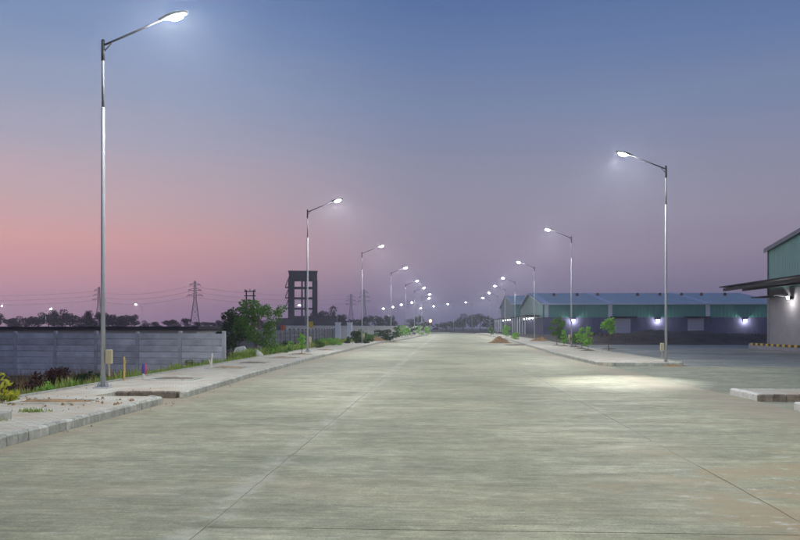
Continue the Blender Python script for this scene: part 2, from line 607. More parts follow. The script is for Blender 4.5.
rib(M['clad'], 0.35)
rib(M['roofsheet'], 0.25)
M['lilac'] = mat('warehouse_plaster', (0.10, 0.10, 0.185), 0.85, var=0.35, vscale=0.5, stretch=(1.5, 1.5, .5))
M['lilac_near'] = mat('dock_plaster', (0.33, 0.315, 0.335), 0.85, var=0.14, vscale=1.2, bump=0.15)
M['trim'] = mat('white_trim', (0.78, 0.80, 0.82), 0.5, var=0.06, vscale=1)
M['shutter'] = mat('roller_shutter', (0.50, 0.50, 0.58), 0.5, 0.2, var=0.06, vscale=1)
M['vent'] = mat('rusty_vent', (0.22, 0.075, 0.055), 0.7, var=0.3, vscale=2)
M['canopy'] = mat('dark_canopy_steel', (0.012, 0.012, 0.016), 0.7, 0.0, var=0.2, vscale=2)
M['yellow'] = mat('yellow_paint', (0.62, 0.42, 0.04), 0.6, var=0.15, vscale=8)
M['black'] = mat('black_paint', (0.025, 0.025, 0.028), 0.6)
M['wood'] = mat('raw_wood', (0.50, 0.36, 0.12), 0.8, var=0.25, vscale=12)
M['palewood'] = mat('pale_wood', (0.60, 0.57, 0.50), 0.8, var=0.15, vscale=12)
M['pink'] = mat('pink_cloth', (0.42, 0.09, 0.15), 0.8)
M['blue'] = mat('blue_cloth', (0.07, 0.07, 0.28), 0.8)
M['rock'] = mat('pale_rock', (0.50, 0.49, 0.47), 0.85, var=0.3, vscale=2, bump=0.8, bscale=6)
M['orange'] = mat('orange_plastic', (0.65, 0.12, 0.03), 0.5)


# ------------------------------------------------------------------ the setting: ground, road, walkways
def interp(tbl):
    xs = [p[0] for p in tbl]
    ys = [p[1] for p in tbl]
    return lambda y: float(np.interp(y, xs, ys))


KL = interp([(0, -6.25), (19, -6.25), (28, -6.65), (42, -6.95), (90, -7.0), (107, -5.6), (137, -5.0), (161, -4.5), (192, -3.9), (230, -5.5), (262, -12)])
KR = interp([(0, 7.15), (36, 6.85), (52, 6.85), (68, 7.4), (98, 8.2), (130, 8.7), (185, 9.3), (216, 9.6), (240, 7.0), (262, 2.5), (290, -3), (310, -12)])


def smooth01(t):
    t = min(1, max(0, t))
    return t * t * (3 - 2 * t)


def ground_z(x, y):
    z = -0.06
    if x < -9.3:
        z = -0.06 + 0.14 * smooth01((-9.3 - x) / 0.3) if x > -9.75 else 0.08 - 0.75 * smooth01((-9.75 - x) / 2.6)
    if -9.3 < x < 60 and y > 340:
        z = -0.06
    return z


xs = sorted(set([-1500, -1100, -800, -600, -450, -330, -240, -170, -120, -85, -60, -42, -30, -22, -17, -15] +
                [-14 + 0.4 * k for k in range(12)] + [-9.3, -9.0, 0, 7, 12, 18, 26, 40, 60, 90, 130, 190, 280, 400, 560, 800, 1100, 1500]))
ys = sorted(set([-300, -150, -80, -40, -20, -10] + [2 * k for k in range(0, 40)] + [85 + 8 * k for k in range(20)] + [260, 300, 350, 420, 520, 660, 820, 1020, 1250, 1500]))
g = MB()
vs = []
for y in ys:
    for x in xs:
        z = ground_z(x, y)
        if x < -9.9 and x > -40 and y < 120:
            z += 0.07 * math.sin(x * 2.3 + y * 0.9) * math.sin(y * 1.7 - x)
        vs.append((x, y, z))
nx = len(xs)
g.add(vs, [(j * nx + i, j * nx + i + 1, (j + 1) * nx + i + 1, (j + 1) * nx + i) for j in range(len(ys) - 1) for i in range(nx - 1)])
struct(g.build('ground', M['ground'], smooth=True))

# main road: the bed, then single concrete slabs as far as they can be told apart, then one sheet
road = MB()
road.box(-9.2, 7.2, -12, 62, -0.12, -0.006)
road = struct(road.build('road', M['base']))
m = MB()
yy = [62 + 6 * k for k in range(31)] + [250, 260]
vs = []
for y in yy:
    vs += [(KL(y) - 3.2, y, 0), (KR(y) + 0.2, y, 0)]
fs = [(2 * i, 2 * i + 1, 2 * i + 3, 2 * i + 2) for i in range(len(yy) - 1)]
m.add(vs, fs)
# the bend to the left at the far end
bend = [(-7.9, 260), (3.2, 260), (1, 290), (-14, 290), (-16, 320), (-60, 332), (-60, 318), (-20, 262)]
m.add([(x, y, 0) for x, y in bend], [(0, 1, 2, 3, 7), (3, 4, 5, 6, 7)])
o = m.build('far_roadway', M['road'], road)
cols = [(-9.15, -2.040), (-2.020, 3.094), (3.106, 7.14)]
ty = [-12 + 0.0] + [-2.2, 2.3, 6.72, 10.04, 14.5, 19.0, 23.5, 28.0, 32.5, 37.0, 41.5, 46.0, 50.5, 55.0, 59.5, 62.0]
for j in range(len(ty) - 1):
    for a, b in cols:
        y0, y1 = ty[j] + 0.003, ty[j + 1] - 0.003
        sx, sy = (b - a) / 2, (y1 - y0) / 2
        dz = rng.uniform(-0.002, 0.002)
        q = MB()
        ring = []
        for (ax, ay), (bx0, by0) in (((-sx, -sy), (sx, -sy)), ((sx, -sy), (sx, sy)), ((sx, sy), (-sx, sy)), ((-sx, sy), (-sx, -sy))):
            nseg = max(4, int(max(abs(bx0 - ax), abs(by0 - ay)) / 0.28))
            for e_ in range(nseg):
                f_ = e_ / nseg
                jx_, jy_ = (rng.uniform(-.001, .001), rng.gauss(0, .0015)) if ay == by0 else (rng.gauss(0, .006), 0)
                ring.append((ax + (bx0 - ax) * f_ + jx_, ay + (by0 - ay) * f_ + jy_))
        nr = len(ring)
        q.add([(u_, w_, 0) for u_, w_ in ring] + [(u_, w_, -.09) for u_, w_ in ring],
              [tuple(range(nr))] + [(e_, nr + e_, nr + (e_ + 1) % nr, (e_ + 1) % nr) for e_ in range(nr)])
        q.build('slab', M['slab'], road, loc=((a + b) / 2, (y0 + y1) / 2, dz))

# side road into the industrial plot, and the yard behind it
side = MB()
side.box(7.2, 70, 16.0, 35.6, -0.12, -0.03)
side = struct(side.build('side_road', M['base']))
xx = [7.16, 11.6, 16.1, 20.6, 25.1, 29.6, 34.1, 38.6, 43.1, 47.6]
yyy = [16.0, 20.7, 25.7, 30.6, 35.55]
for j in range(4):
    for i in range(len(xx) - 1):
        sx, sy = (xx[i + 1] - xx[i]) / 2 - 0.008, (yyy[j + 1] - yyy[j]) / 2 - 0.008
        MB().bevbox(-sx, sx, -sy, sy, -0.1, 0, 0.006).build('slab', M['side'], side, loc=((xx[i] + xx[i + 1]) / 2, (yyy[j] + yyy[j + 1]) / 2, rng.uniform(-0.003, 0.003)))
yard = MB()
yard.box(7.3, 75, 35.6, 80, -0.1, -0.004)
struct(yard.build('yard_pavement', M['yard']))

# scrub bank behind the yard
bk = MB()
vs = []
bx = [11 + 1.6 * i for i in range(58)]
by = [80 + 1.5 * j for j in range(17)]
for j, y in enumerate(by):
    for i, x in enumerate(bx):
        e = smooth01(j / 4) * smooth01((16 - j) / 6)
        h = (1.0 + 0.25 * math.sin(x * 0.31) + 0.2 * math.sin(x * 0.83 + y) + rng.uniform(-0.13, 0.13)) * smooth01((x - 11) / 9)
        vs.append((x + rng.uniform(-.3, .3), y + (rng.uniform(-.3, .3) if j else 0), -0.08 + e * h))
bk.add(vs, [(j * 58 + i, j * 58 + i + 1, (j + 1) * 58 + i + 1, (j + 1) * 58 + i) for j in range(16) for i in range(57)])
struct(bk.build('earth_bank', M['bank'], smooth=True))

# --- kerb stones (shared meshes)
KB = MB().bevbox(-0.075, 0.075, -0.145, 0.145, -0.05, 0.165, 0.03)
kerb_me = KB.mesh('kerb_stone', M['kerb'])
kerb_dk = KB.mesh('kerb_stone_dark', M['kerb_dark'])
kerb_wh = KB.mesh('kerb_stone_white', M['kerb_white'])


def kerb_line(parent, p0, p1, me, jit=0.006):
    a, b = Vector((*p0, 0)), Vector((*p1, 0))
    n = max(1, round((b - a).length / 0.3))
    ang = math.atan2(-(b - a).x, (b - a).y)
    for k in range(n):
        p = a.lerp(b, (k + 0.5) / n)
        o = link('kerb_stone', me, parent, (p.x + rng.uniform(-jit, jit), p.y, rng.uniform(-jit, jit)), (0, rng.uniform(-.02, .02), ang + rng.uniform(-.02, .02)))


def slab_strip(name, pts_l, pts_r, z, mt, z0=-0.05):
    """solid strip between two edge lines given at the same stations"""
    mb = MB()
    n = len(pts_l)
    vs = []
    for (a, b) in zip(pts_l, pts_r):
        vs += [(a[0], a[1], z0), (b[0], b[1], z0), (b[0], b[1], z), (a[0], a[1], z)]
    fs = [(3, 2, 1, 0)[::-1], tuple(4 * (n - 1) + i for i in (3, 2, 1, 0))]
    for i in range(n - 1):
        o = 4 * i
        fs += [(o + 3, o + 2, o + 6, o + 7), (o + 2, o + 1, o + 5, o + 6), (o, o + 3, o + 7, o + 4)]
    mb.add(vs, fs)
    return mb.build(name, mt)


BACK = interp([(0, -9.4), (20, -9.45), (31, -9.6), (60, -9.9), (90, -9.9), (107, -8.6), (137, -8.0), (161, -7.5), (192, -6.9), (230, -8.5), (262, -15)])


def edge_kerb(name, pts, parent, mt, w=0.09, z0=-0.1, z1=0.19):
    mb = MB()
    n = len(pts)
    vs = []
    for x, y in pts:
        vs += [(x - w, y, z0), (x, y, z0), (x, y, z1), (x - w, y, z1)]
    fs = [(0, 1, 2, 3), tuple(4 * (n - 1) + i for i in (3, 2, 1, 0))]
    for i in range(n - 1):
        o = 4 * i
        fs += [(o + 3, o + 2, o + 6, o + 7), (o + 2, o + 1, o + 5, o + 6), (o, o + 3, o + 7, o + 4)]
    mb.add(vs, fs)
    return mb.build(name, mt, parent)


# left walkway, with a notch for a service crossing at y 17.8..19
def st(a, b, step):
    n = max(1, round((b - a) / step))
    return [a + (b - a) * k / n for k in range(n + 1)]


Y1 = st(-6, 17.7, 4)
w1 = struct(slab_strip('left_walkway', [(BACK(y), y) for y in Y1], [(KL(y) - 0.15, y) for y in Y1], 0.15, M['paver']))
Y2 = [17.705, 19.09]
w2 = slab_strip('walkway_link', [(BACK(y), y) for y in Y2], [(-7.95, y) for y in Y2], 0.15, M['paver'])
w2.parent = w1
Y3 = [19.1] + st(20, 60, 4)[1:] + st(60, 256, 7)[1:]
w3 = slab_strip('walkway_far', [(BACK(y), y) for y in Y3], [(KL(y) - 0.15, y) for y in Y3], 0.15, M['paver'])
w3.parent = w1
edge_kerb('back_edge', [(BACK(y) - 0.003, y) for y in Y1 + Y3], w1, M['kerb'])
kerb_line(w1, (KL(3) - .075, 3.0), (-6.325, 17.4), kerb_me)
kerb_line(w1, (-6.33, 17.4), (-6.65, 17.75), kerb_me)
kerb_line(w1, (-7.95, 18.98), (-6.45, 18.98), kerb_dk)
for a, b in zip(st(19.0, 56, 4), st(19.0, 56, 4)[1:]):
    kerb_line(w1, (KL(a) - .075, a), (KL(b) - .075, b), kerb_me)
far = edge_kerb('far_kerb', [(KL(y), y) for y in st(56, 256, 8)], w1, M['kerb'], 0.15, -0.05, 0.165)
far['kind'] = 'stuff'

# right walkway beyond the side road, and its two short pieces on this side
Yr = st(35.9, 60, 3) + st(60, 225, 7)[1:]
RB = interp([(35, 10.4), (52, 10.45), (68, 11.0), (98, 11.8), (130, 12.3), (185, 12.9), (225, 13)])
r1 = struct(slab_strip('right_walkway', [(KR(y) + .15, y) for y in Yr], [(RB(y), y) for y in Yr], 0.15, M['paver']))
for a, b in zip(st(36.6, 56, 4), st(36.6, 56, 4)[1:]):
    kerb_line(r1, (KR(a) + .075, a), (KR(b) + .075, b), kerb_me)
kerb_line(r1, (6.95, 36.5), (7.5, 35.85), kerb_me)
kerb_line(r1, (7.5, 35.82), (10.4, 35.82), kerb_me)
far = edge_kerb('far_kerb', [(KR(y) + .15, y) for y in st(56, 225, 8)], r1, M['kerb'], 0.15, -0.05, 0.165)
far['kind'] = 'stuff'
edge_kerb('back_edge', [(RB(y) + .092, y) for y in Yr], r1, M['kerb'])
Yi = [18.95, 20.6]
i1 = struct(slab_strip('walkway_island', [(7.36, y) for y in Yi], [(16, y) for y in Yi], 0.15, M['paver'], 0.002))
kerb_line(i1, (7.28, 18.95), (7.28, 20.7), kerb_wh)
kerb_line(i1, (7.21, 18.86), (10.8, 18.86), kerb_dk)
kerb_line(i1, (7.36, 20.68), (16, 20.68), kerb_me)
Yi = [2, 16.9]
i2 = struct(slab_strip('near_right_walkway', [(7.36, y) for y in Yi], [(10.4, y) for y in Yi], 0.15, M['paver'], -0.05))
kerb_line(i2, (7.28, 6.0), (7.28, 17.0), kerb_wh)
kerb_line(i2, (7.36, 16.98), (10.4, 16.98), kerb_me)
struct(MB().box(7.2, 70, -12, 15.99, -0.12, -0.006).build('verge', M['soil_grey']))


# ------------------------------------------------------------------ vegetation helpers
def leaves(mb_v, mb_f, centers, radii, n, size, seed, squash=0.8, droop=0.0):
    r = np.random.default_rng(seed)
    centers = np.array(centers, float)
    radii = np.array(radii, float)
    w = radii ** 2
    idx = r.choice(len(centers), n, p=w / w.sum())
    dirs = r.normal(size=(n, 3))
    dirs /= np.linalg.norm(dirs, axis=1)[:, None]
    rad = radii[idx] * r.uniform(0.25, 1.0, n) ** 0.5
    p = centers[idx] + dirs * rad[:, None] * np.array([1, 1, squash])
    a = r.normal(size=(n, 3))
    a[:, 2] -= droop
    a /= np.linalg.norm(a, axis=1)[:, None]
    b = np.cross(a, r.normal(size=(n, 3)))
    b /= np.linalg.norm(b, axis=1)[:, None]
    s = size * r.uniform(0.6, 1.35, n)[:, None]
    q = np.stack([p - a * s, p + b * s * 0.45, p + a * s, p - b * s * 0.45], 1).reshape(-1, 3)
    o = len(mb_v)
    mb_v += [tuple(x) for x in q.tolist()]
    mb_f += [(o + 4 * k, o + 4 * k + 1, o + 4 * k + 2, o + 4 * k + 3) for k in range(n)]


def leaf_obj(name, centers, radii, n, size, seed, mt, parent, squash=0.8, droop=0.0):
    v, f = [], []
    leaves(v, f, centers, radii, n, size, seed, squash, droop)
    mb = MB()
    mb.v, mb.f, mb.m = v, f, [0] * len(f)
    return mb.build(name, mt, parent)


def blades(name, pts, hmin, hmax, mt, seed, width=0.012, lean=0.35):
    """tufts of grass blades at pts (x, y, z, scale)"""
    r = random.Random(seed)
    mb = MB()
    for x, y, z, s in pts:
        h = r.uniform(hmin, hmax) * s
        t = r.uniform(0, 2 * math.pi)
        l = r.uniform(0.05, lean) * h * 1.6
        dx, dy = math.cos(t), math.sin(t)
        w = width * r.uniform(0.7, 1.5)
        px, py = -dy * w, dx * w
        mx, my = x + dx * l * 0.35, y + dy * l * 0.35
        ex, ey = x + dx * l, y + dy * l
        mb.add([(x - px, y - py, z - .03), (x + px, y + py, z - .03), (mx + px * .8, my + py * .8, z + h * .6), (mx - px * .8, my - py * .8, z + h * .6), (ex, ey, z + h)],
               [(0, 1, 2, 3), (3, 2, 4)])
    return mb.build(name, mt)


def make_tree(name, label, cat, loc, h, rx, seed, nclump=9, nleaf=1400, lsize=0.09, trunk_r=0.06, mt='leaf', trunk_h=0.35, lean=(0, 0), group=None, cl_r=0.33, top=1.0):
    r = random.Random(seed)
    t = thing(name, label, cat, loc, 0, group)
    mb = MB()
    hub = Vector((lean[0] * trunk_h, lean[1] * trunk_h, h * trunk_h))
    tip = Vector((lean[0], lean[1], h * 0.82))
    mb.tube([(0, 0, -0.1), hub * 0.5 + Vector((r.uniform(-.03, .03) * h, 0, 0)), hub, (hub + tip) / 2 + Vector((r.uniform(-.05, .05) * h, r.uniform(-.05, .05) * h, 0)), tip],
            [trunk_r * 1.25, trunk_r, trunk_r * 0.85, trunk_r * 0.5, trunk_r * 0.15], 7)
    cs, rs = [], []
    for k in range(nclump):
        a = k * 2.4 + r.uniform(-.4, .4)
        f = (k + 0.5) / nclump
        zz = h * (trunk_h + (top - 0.1 - trunk_h) * f + r.uniform(-.05, .05))
        rr = rx * (0.35 + 0.75 * math.sin(math.pi * min(1, 0.18 + 0.75 * f))) * r.uniform(0.5, 1.0) * (0.75 if f > .8 else 1)
        c = Vector((lean[0] * f + math.cos(a) * rr * 0.75, lean[1] * f + math.sin(a) * rr * 0.75, zz))
        cs.append(c)
        rs.append(max(0.12, rx * cl_r * r.uniform(0.75, 1.3)))
        base = hub.lerp(tip, max(0, f - 0.25))
        mid = base.lerp(c, 0.55) + Vector((0, 0, -0.04 * h))
        mb.tube([base, mid, c], [trunk_r * 0.45, trunk_r * 0.3, trunk_r * 0.1], 5)
        for q in range(2):
            d = Vector((r.uniform(-1, 1), r.uniform(-1, 1), r.uniform(-.2, 1))).normalized() * rs[-1] * 1.1
            mb.tube([mid.lerp(c, 0.6), c + d], [trunk_r * 0.2, trunk_r * 0.06], 4)
            cs.append(c + d)
            rs.append(rs[k * 3] * 0.55)
    mb.build('trunk', M['bark'], t, True)
    leaf_obj('crown', cs, rs, nleaf, lsize, seed, M[mt], t)
    return t


def make_bush(name, label, loc, rx, h, seed, n, size, mt, group=None, cat='bush'):
    r = random.Random(seed)
    t = thing(name, label, cat, loc, 0, group)
    mb = MB()
    cs, rs = [], []
    for k in range(15):
        a = r.uniform(0, 6.28)
        q = rx * r.uniform(0.1, 1.0)
        c = Vector((math.cos(a) * q, math.sin(a) * q * 0.7, h * r.uniform(0.2, 0.98) * (1.1 - 0.5 * q / rx)))
        cs.append(c)
        rs.append(h * r.uniform(0.12, 0.30))
        mb.tube([(c.x * .15, c.y * .15, -0.1), c * 0.6, c], [0.018, 0.013, 0.006], 4)
    mb.build('stem', M['bark'], t)
    leaf_obj('foliage', cs, rs, n, size, seed, M[mt], t)
    return t


# ------------------------------------------------------------------ street lamps
TOP_Z = 8.84
ZJ = 7.2
pole_me = MB().tube([(0, 0, 0.0), (0, 0, 3.0), (0, 0, ZJ), (0, 0, ZJ + .01)], [0.062, 0.054, 0.045, 0.039], 14).mesh('pole', M['galv'], True)
upper_me = MB().tube([(0, 0, ZJ - .1), (0, 0, TOP_Z + .1)], [0.036, 0.030], 12).mesh('upper_tube', M['zinc'], True)
plate = MB().bevbox(-.19, .19, -.19, .19, 0, .025, .004)
for sx in (-1, 1):
    for sy in (-1, 1):
        plate.tube([(sx * .14, sy * .14, .02), (sx * .14, sy * .14, .075)], .016, 6)
    plate.add([(sx * .09, -.006, .02), (sx * .18, -.006, .02), (sx * .09, -.006, .2), (sx * .09, .006, .02), (sx * .18, .006, .02), (sx * .09, .006, .2)],
              [(0, 1, 2), (5, 4, 3), (1, 4, 5, 2)])
plate_me = plate.mesh('base_plate', M['galv'])
AX = 1.55
arm = MB().tube([(-.02, 0, TOP_Z - .04), (.18, 0, TOP_Z + .04), (AX * .5, 0, TOP_Z + .165 + .115), (AX, 0, TOP_Z + .60)], [.028, .028, .027, .026], 8)
arm.tube([(0, 0, TOP_Z - .22), (.22, 0, TOP_Z + .02)], .016, 6)
arm_me = arm.mesh('arm', M['arm'], True)
cap_me = MB().tube([(0, 0, TOP_Z - .42), (0, 0, TOP_Z + .10), (0, 0, TOP_Z + .13)], [.046, .044, .02], 10).mesh('pole_cap', M['arm'], True)
# cobra-type head
hm = MB()
hx = [-.12, 0.0, .12, .36, .58, .66]
hw = [.05, .08, .14, .17, .13, .05]
hh = [.045, .06, .085, .085, .06, .03]
for i in range(len(hx)):
    for k in range(10):
        q = math.pi * 2 * k / 10
        hm.v.append((hx[i], math.cos(q) * hw[i], max(-0.3, math.sin(q)) * hh[i]))
for i in range(len(hx) - 1):
    for k in range(10):
        j = (k + 1) % 10
        hm.f.append((i * 10 + k, i * 10 + j, (i + 1) * 10 + j, (i + 1) * 10 + k))
hm.f += [tuple(range(9, -1, -1)), tuple(50 + k for k in range(10))]
hm.m = [0] * len(hm.f)
head_me = hm.mesh('lamp_head', M['head'], True)
lm = MB()
rings = [(1.0, 0.0), (.96, -.05), (.8, -.10), (.5, -.135), (.15, -.15)]
for sc_, dz in rings:
    for k in range(14):
        q = math.pi * 2 * k / 14
        lm.v.append((.34 + math.cos(q) * .18 * sc_, math.sin(q) * .11 * sc_, -.027 + dz * .62))
for i in range(len(rings) - 1):
    for k in range(14):
        j = (k + 1) % 14
        lm.f.append((i * 14 + k, (i + 1) * 14 + k, (i + 1) * 14 + j, i * 14 + j))
lm.f.append(tuple(56 + k for k in range(13, -1, -1)))
lm.m = [0] * len(lm.f)
lens_me = lm.mesh('lens', M['lens'], True)
boxm = MB().bevbox(-.075, .075, -.055, .055, 0, .36, .015)
boxm.tube([(0, 0, -.32), (0, 0, 0.01)], .02, 6)
box_me = boxm.mesh('junction_box', M['box'])


def street_light_data(power):
    """LED optic: throws its light along the road, cut off above 75 degrees"""
    l = bpy.data.lights.new('lamp_light', 'POINT')
    l.energy = power
    l.shadow_soft_size = 0.08
    l.color = (1.0, 1.0, 0.86)
    l.use_nodes = True
    t = l.node_tree
    em = t.nodes['Emission']
    tcn = N(t, 'ShaderNodeTexCoord')
    s = N(t, 'ShaderNodeSeparateXYZ')
    t.links.new(tcn.outputs['Normal'], s.inputs[0])

    def mth(op, a, b=None, c=None):
        n = N(t, 'ShaderNodeMath', operation=op)
        for i, q in enumerate((a, b, c)):
            if q is None:
                continue
            if isinstance(q, (int, float)):
                n.inputs[i].default_value = q
            else:
                t.links.new(q, n.inputs[i])
        return n.outputs[0]
    c = mth('MAXIMUM', mth('MULTIPLY', s.outputs['Z'], -1), 0.0)
    cc = mth('MAXIMUM', c, 0.2)
    u = mth('DIVIDE', s.outputs['X'], cc)
    v = mth('DIVIDE', s.outputs['Y'], cc)
    uu = mth('SUBTRACT', u, 0.1)
    uw = mth('ADD', mth('MULTIPLY', mth('GREATER_THAN', uu, 0.0), 0.7), 0.85)
    r2 = mth('ADD', mth('POWER', mth('ABSOLUTE', mth('DIVIDE', uu, uw)), 2), mth('POWER', mth('ABSOLUTE', mth('DIVIDE', v, 2.8)), 2))
    prof = mth('DIVIDE', 1.0, mth('ADD', 1.0, mth('POWER', r2, 2)))
    inten = mth('MULTIPLY', prof, mth('DIVIDE', 1.0, mth('POWER', mth('MAXIMUM', cc, 0.3), 3.0)))
    cut = N(t, 'ShaderNodeMapRange', interpolation_type='SMOOTHSTEP')
    t.links.new(c, cut.inputs['Value'])
    cut.inputs['From Min'].default_value = 0.02
    cut.inputs['From Max'].default_value = 0.25
    t.links.new(mth('MULTIPLY', inten, cut.outputs[0]), em.inputs['Strength'])
    return l


LIGHT = street_light_data(LAMP_POWER)


def street_lamp(loc, rotz, label, group, box=True, lit=True, base=True):
    t = thing('street_lamp', label, 'street lamp', loc, rotz, group)
    link('pole', pole_me, t)
    link('upper_tube', upper_me, t)
    link('pole_cap', cap_me, t)
    link('arm', arm_me, t)
    h = link('lamp_head', head_me, t, (AX + .03, 0, TOP_Z + .62), (0, R(-14), 0))
    link('lens', lens_me, h)
    if base:
        link('base_plate', plate_me, t)
    if box:
        link('junction_box', box_me, t, (0.17, -0.02, 0.62))
    if lit:
        lo = link('lamp_light', LIGHT, h, (.34, 0, -.19), (0, R(14), 0))
    return t


GL, GR_, GF, GP = 'street lamps along the left walkway', 'street lamps along the right walkway', 'far street lamps at the bend', 'street lamps beyond the panel wall'
ORD = ['first', 'second', 'third', 'fourth', 'fifth', 'sixth', 'seventh', 'eighth']
left = [(103, 20.6), (307.5, 50.3), (362, 78.5), (391, 107), (405.7, 137), (414.4, 161), (421.6, 192), (422, 218)]
ll = ['tall galvanised street lamp with cream box standing on walkway in front of concrete panel wall',
      'street lamp next to the small sapling and in front of the concrete frame tower',
      'street lamp rising from dark bushes, two lamps on from the concrete panel wall',
      'street lamp by the orange soil patch on the road edge, left walkway']
for k, (px, d) in enumerate(left):
    x, y = at(px, d)
    lab = ll[k] if k < 4 else '%s street lamp of the left walkway counted from the concrete panel wall' % ORD[k]
    street_lamp((x, y, .15), 0, lab, GL, box=k < 3, lit=True)
street_lamp((-8.85, -9.3, .15), 0, 'street lamp of left walkway one place back from the panel wall lamp', GL)
street_lamp((9.75, 7.2, .15), math.pi, 'street lamp of the short right walkway before the side road mouth', GR_)
right = [(666, 36), (571.5, 65), (534.5, 97.6), (515, 129), (505, 153), (497.4, 184), (490, 215)]
rl = ['street lamp with cream box at the walkway corner where the side road opens',
      'street lamp standing among the row of leafy saplings on right walkway',
      'street lamp beside the brown soil heap on right walkway']
for k, (px, d) in enumerate(right):
    x, y = at(px, d)
    lab = rl[k] if k < 3 else '%s street lamp of the right walkway counted from the side road corner' % ORD[k]
    sl_t = street_lamp((x, y, .15 if k else .02), math.pi, lab, GR_, box=k < 2, lit=True)
    if k == 0:
        # spot added at this head to make a bright patch before the corner
        l_ = bpy.data.lights.new('added_spot', 'SPOT')
        l_.energy = 12500
        l_.spot_size = R(23)
        l_.spot_blend = 1.0
        l_.shadow_soft_size = .05
        l_.color = (1.0, 1.0, .92)
        dv = Vector((5.5, 25.8, 0)) - Vector((x - 1.95, y, 9.4))
        lo_ = link('added_spot', l_, sl_t, (1.92, 0, TOP_Z + .50))
        lo_.rotation_euler = Vector((-dv.x, -dv.y, dv.z)).to_track_quat('-Z', 'Y').to_euler()
for px, d, a in [(472, 248, 180), (453.6, 268, 180), (439, 293, 180), (418, 248, 170), (407, 273, 170), (398, 305, 170), (388, 327, 170), (425.5, 322, 170)]:
    x, y = at(px, d)
    street_lamp((x, y, 0), R(a), 'tiny far street lamp where the road bends away at its end', GF, box=False, lit=False, base=False)
for px, d, lab in [(305.3, 258, 'street lamp shining right in front of the concrete frame tower'),
                   (142, 250, 'street lamp beyond the panel wall, the one nearest the lattice pylon'),
                   (46, 310, 'small distant street lamp in front of the tree line beyond panel wall'),
                   (-4, 268, 'street lamp beyond the panel wall, farthest from the lattice pylon')]:
    x, y = at(px, d)
    a = 180 if px > 100 else 0
    street_lamp((x, y, -.6), R(a), lab, GP, box=False, lit=False, base=False)

# ------------------------------------------------------------------ concrete panel walls
def panel_mesh(mt):
    pr = [(.03, 0), (.03, .300), (-.012, .300), (-.03, .285), (-.03, .05), (.005, .035), (.005, 0)]
    mb = MB()
    k = len(pr)
    mb.add([(-.93, a, b) for a, b in pr] + [(.93, a, b) for a, b in pr],
           [tuple(range(k - 1, -1, -1)), tuple(range(k, 2 * k))] + [(i, (i + 1) % k, k + (i + 1) % k, k + i) for i in range(k)])
    return mb.mesh('wall_panel', mt)


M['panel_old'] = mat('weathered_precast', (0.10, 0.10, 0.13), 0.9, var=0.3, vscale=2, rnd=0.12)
pan_me = panel_mesh(M['panel'])
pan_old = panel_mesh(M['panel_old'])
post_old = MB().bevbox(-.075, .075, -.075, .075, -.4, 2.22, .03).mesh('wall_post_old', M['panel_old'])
post_me = MB().bevbox(-.075, .075, -.075, .075, -.4, 2.22, .03).mesh('wall_post', M['post'])


def panel_wall(a, b, nbay, z0, rows, label, name='panel_wall', group=None, pan_me=pan_me, post_me=post_me):
    a, b = Vector((*a, 0)), Vector((*b, 0))
    d = (b - a)
    ang = math.atan2(d.y, d.x)
    t = thing(name, label, 'wall', (a.x, a.y, z0), ang, group)
    Lb = d.length / nbay
    for k in range(nbay + 1):
        link('post', post_me, t, (k * Lb, 0, rng.uniform(-.05, .03)), (rng.uniform(-.008, .008), rng.uniform(-.008, .008), 0))
        if k < nbay:
            for r_ in range(rows):
                o = link('panel', pan_me, t, ((k + .5) * Lb, rng.uniform(-.014, .014), r_ * .302), (rng.uniform(-.025, .025), rng.uniform(-.006, .006), 0))
                o.scale.x = (Lb - .16) / 1.86
    return t


panel_wall(at(-61, 40.8), at(224, 37.6), 7, -.70, 7, 'grey precast concrete panel wall standing across behind the left walkway')
panel_wall((-12.4, 52), (-12.8, 92), 20, -.62, 7, 'long grey panel wall running along the road behind the grassy bank', pan_me=pan_old, post_me=post_old)
pw = thing('boundary_wall', 'pale plastered boundary wall seen above the long grey panel wall', 'wall', (*at(286, 150), 0))
x0, y0 = at(286, 150)
x1, y1 = at(428, 205)
dl = math.hypot(x1 - x0, y1 - y0)
pw.rotation_euler.z = math.atan2(y1 - y0, x1 - x0)
MB().box(0, dl, -.1, .1, -.7, 2.02).build('wall', M['palewall'], pw)
MB().bevbox(-.05, dl + .05, -.16, .16, 2.022, 2.10, .02).build('coping', M['post'], pw)
for k in range(int(dl / 4)):
    MB().bevbox(-.17, .17, -.17, .17, -.7, 2.0, .02).build('pier', M['palewall'], pw, loc=(2 + 4 * k, 0, 0))
for px, lab in ((338, 'white gate pillar by the boundary wall, the one nearer the tower'), (349.7, 'white gate pillar by the boundary wall, the one farther from the tower')):
    x, y = at(px, 140)
    t = thing('gate_pillar', lab, 'pillar', (x, y, -.6), 0, 'white gate pillars')
    MB().box(-.42, .42, -.42, .42, 0, 3.05).build('shaft', M['trim'], t)
    MB().bevbox(-.52, .52, -.52, .52, 3.052, 3.2, .05).build('cap', M['trim'], t)

# long dark shed behind the panel wall
x0, y0 = at(-60, 62)
x1, y1 = at(197, 58)
t = thing('long_shed', 'long low shed with dark flat roof showing just above panel wall', 'shed', (x0, y0, -.65), math.atan2(y1 - y0, x1 - x0))
dl = math.hypot(x1 - x0, y1 - y0)
MB().box(0, dl, 0, 5, 0, 2.2).build('wall', M['palewall'], t)
MB().box(-.3, dl + .3, -.4, 5.3, 2.203, 2.43).build('roof', M['darkroof'], t)

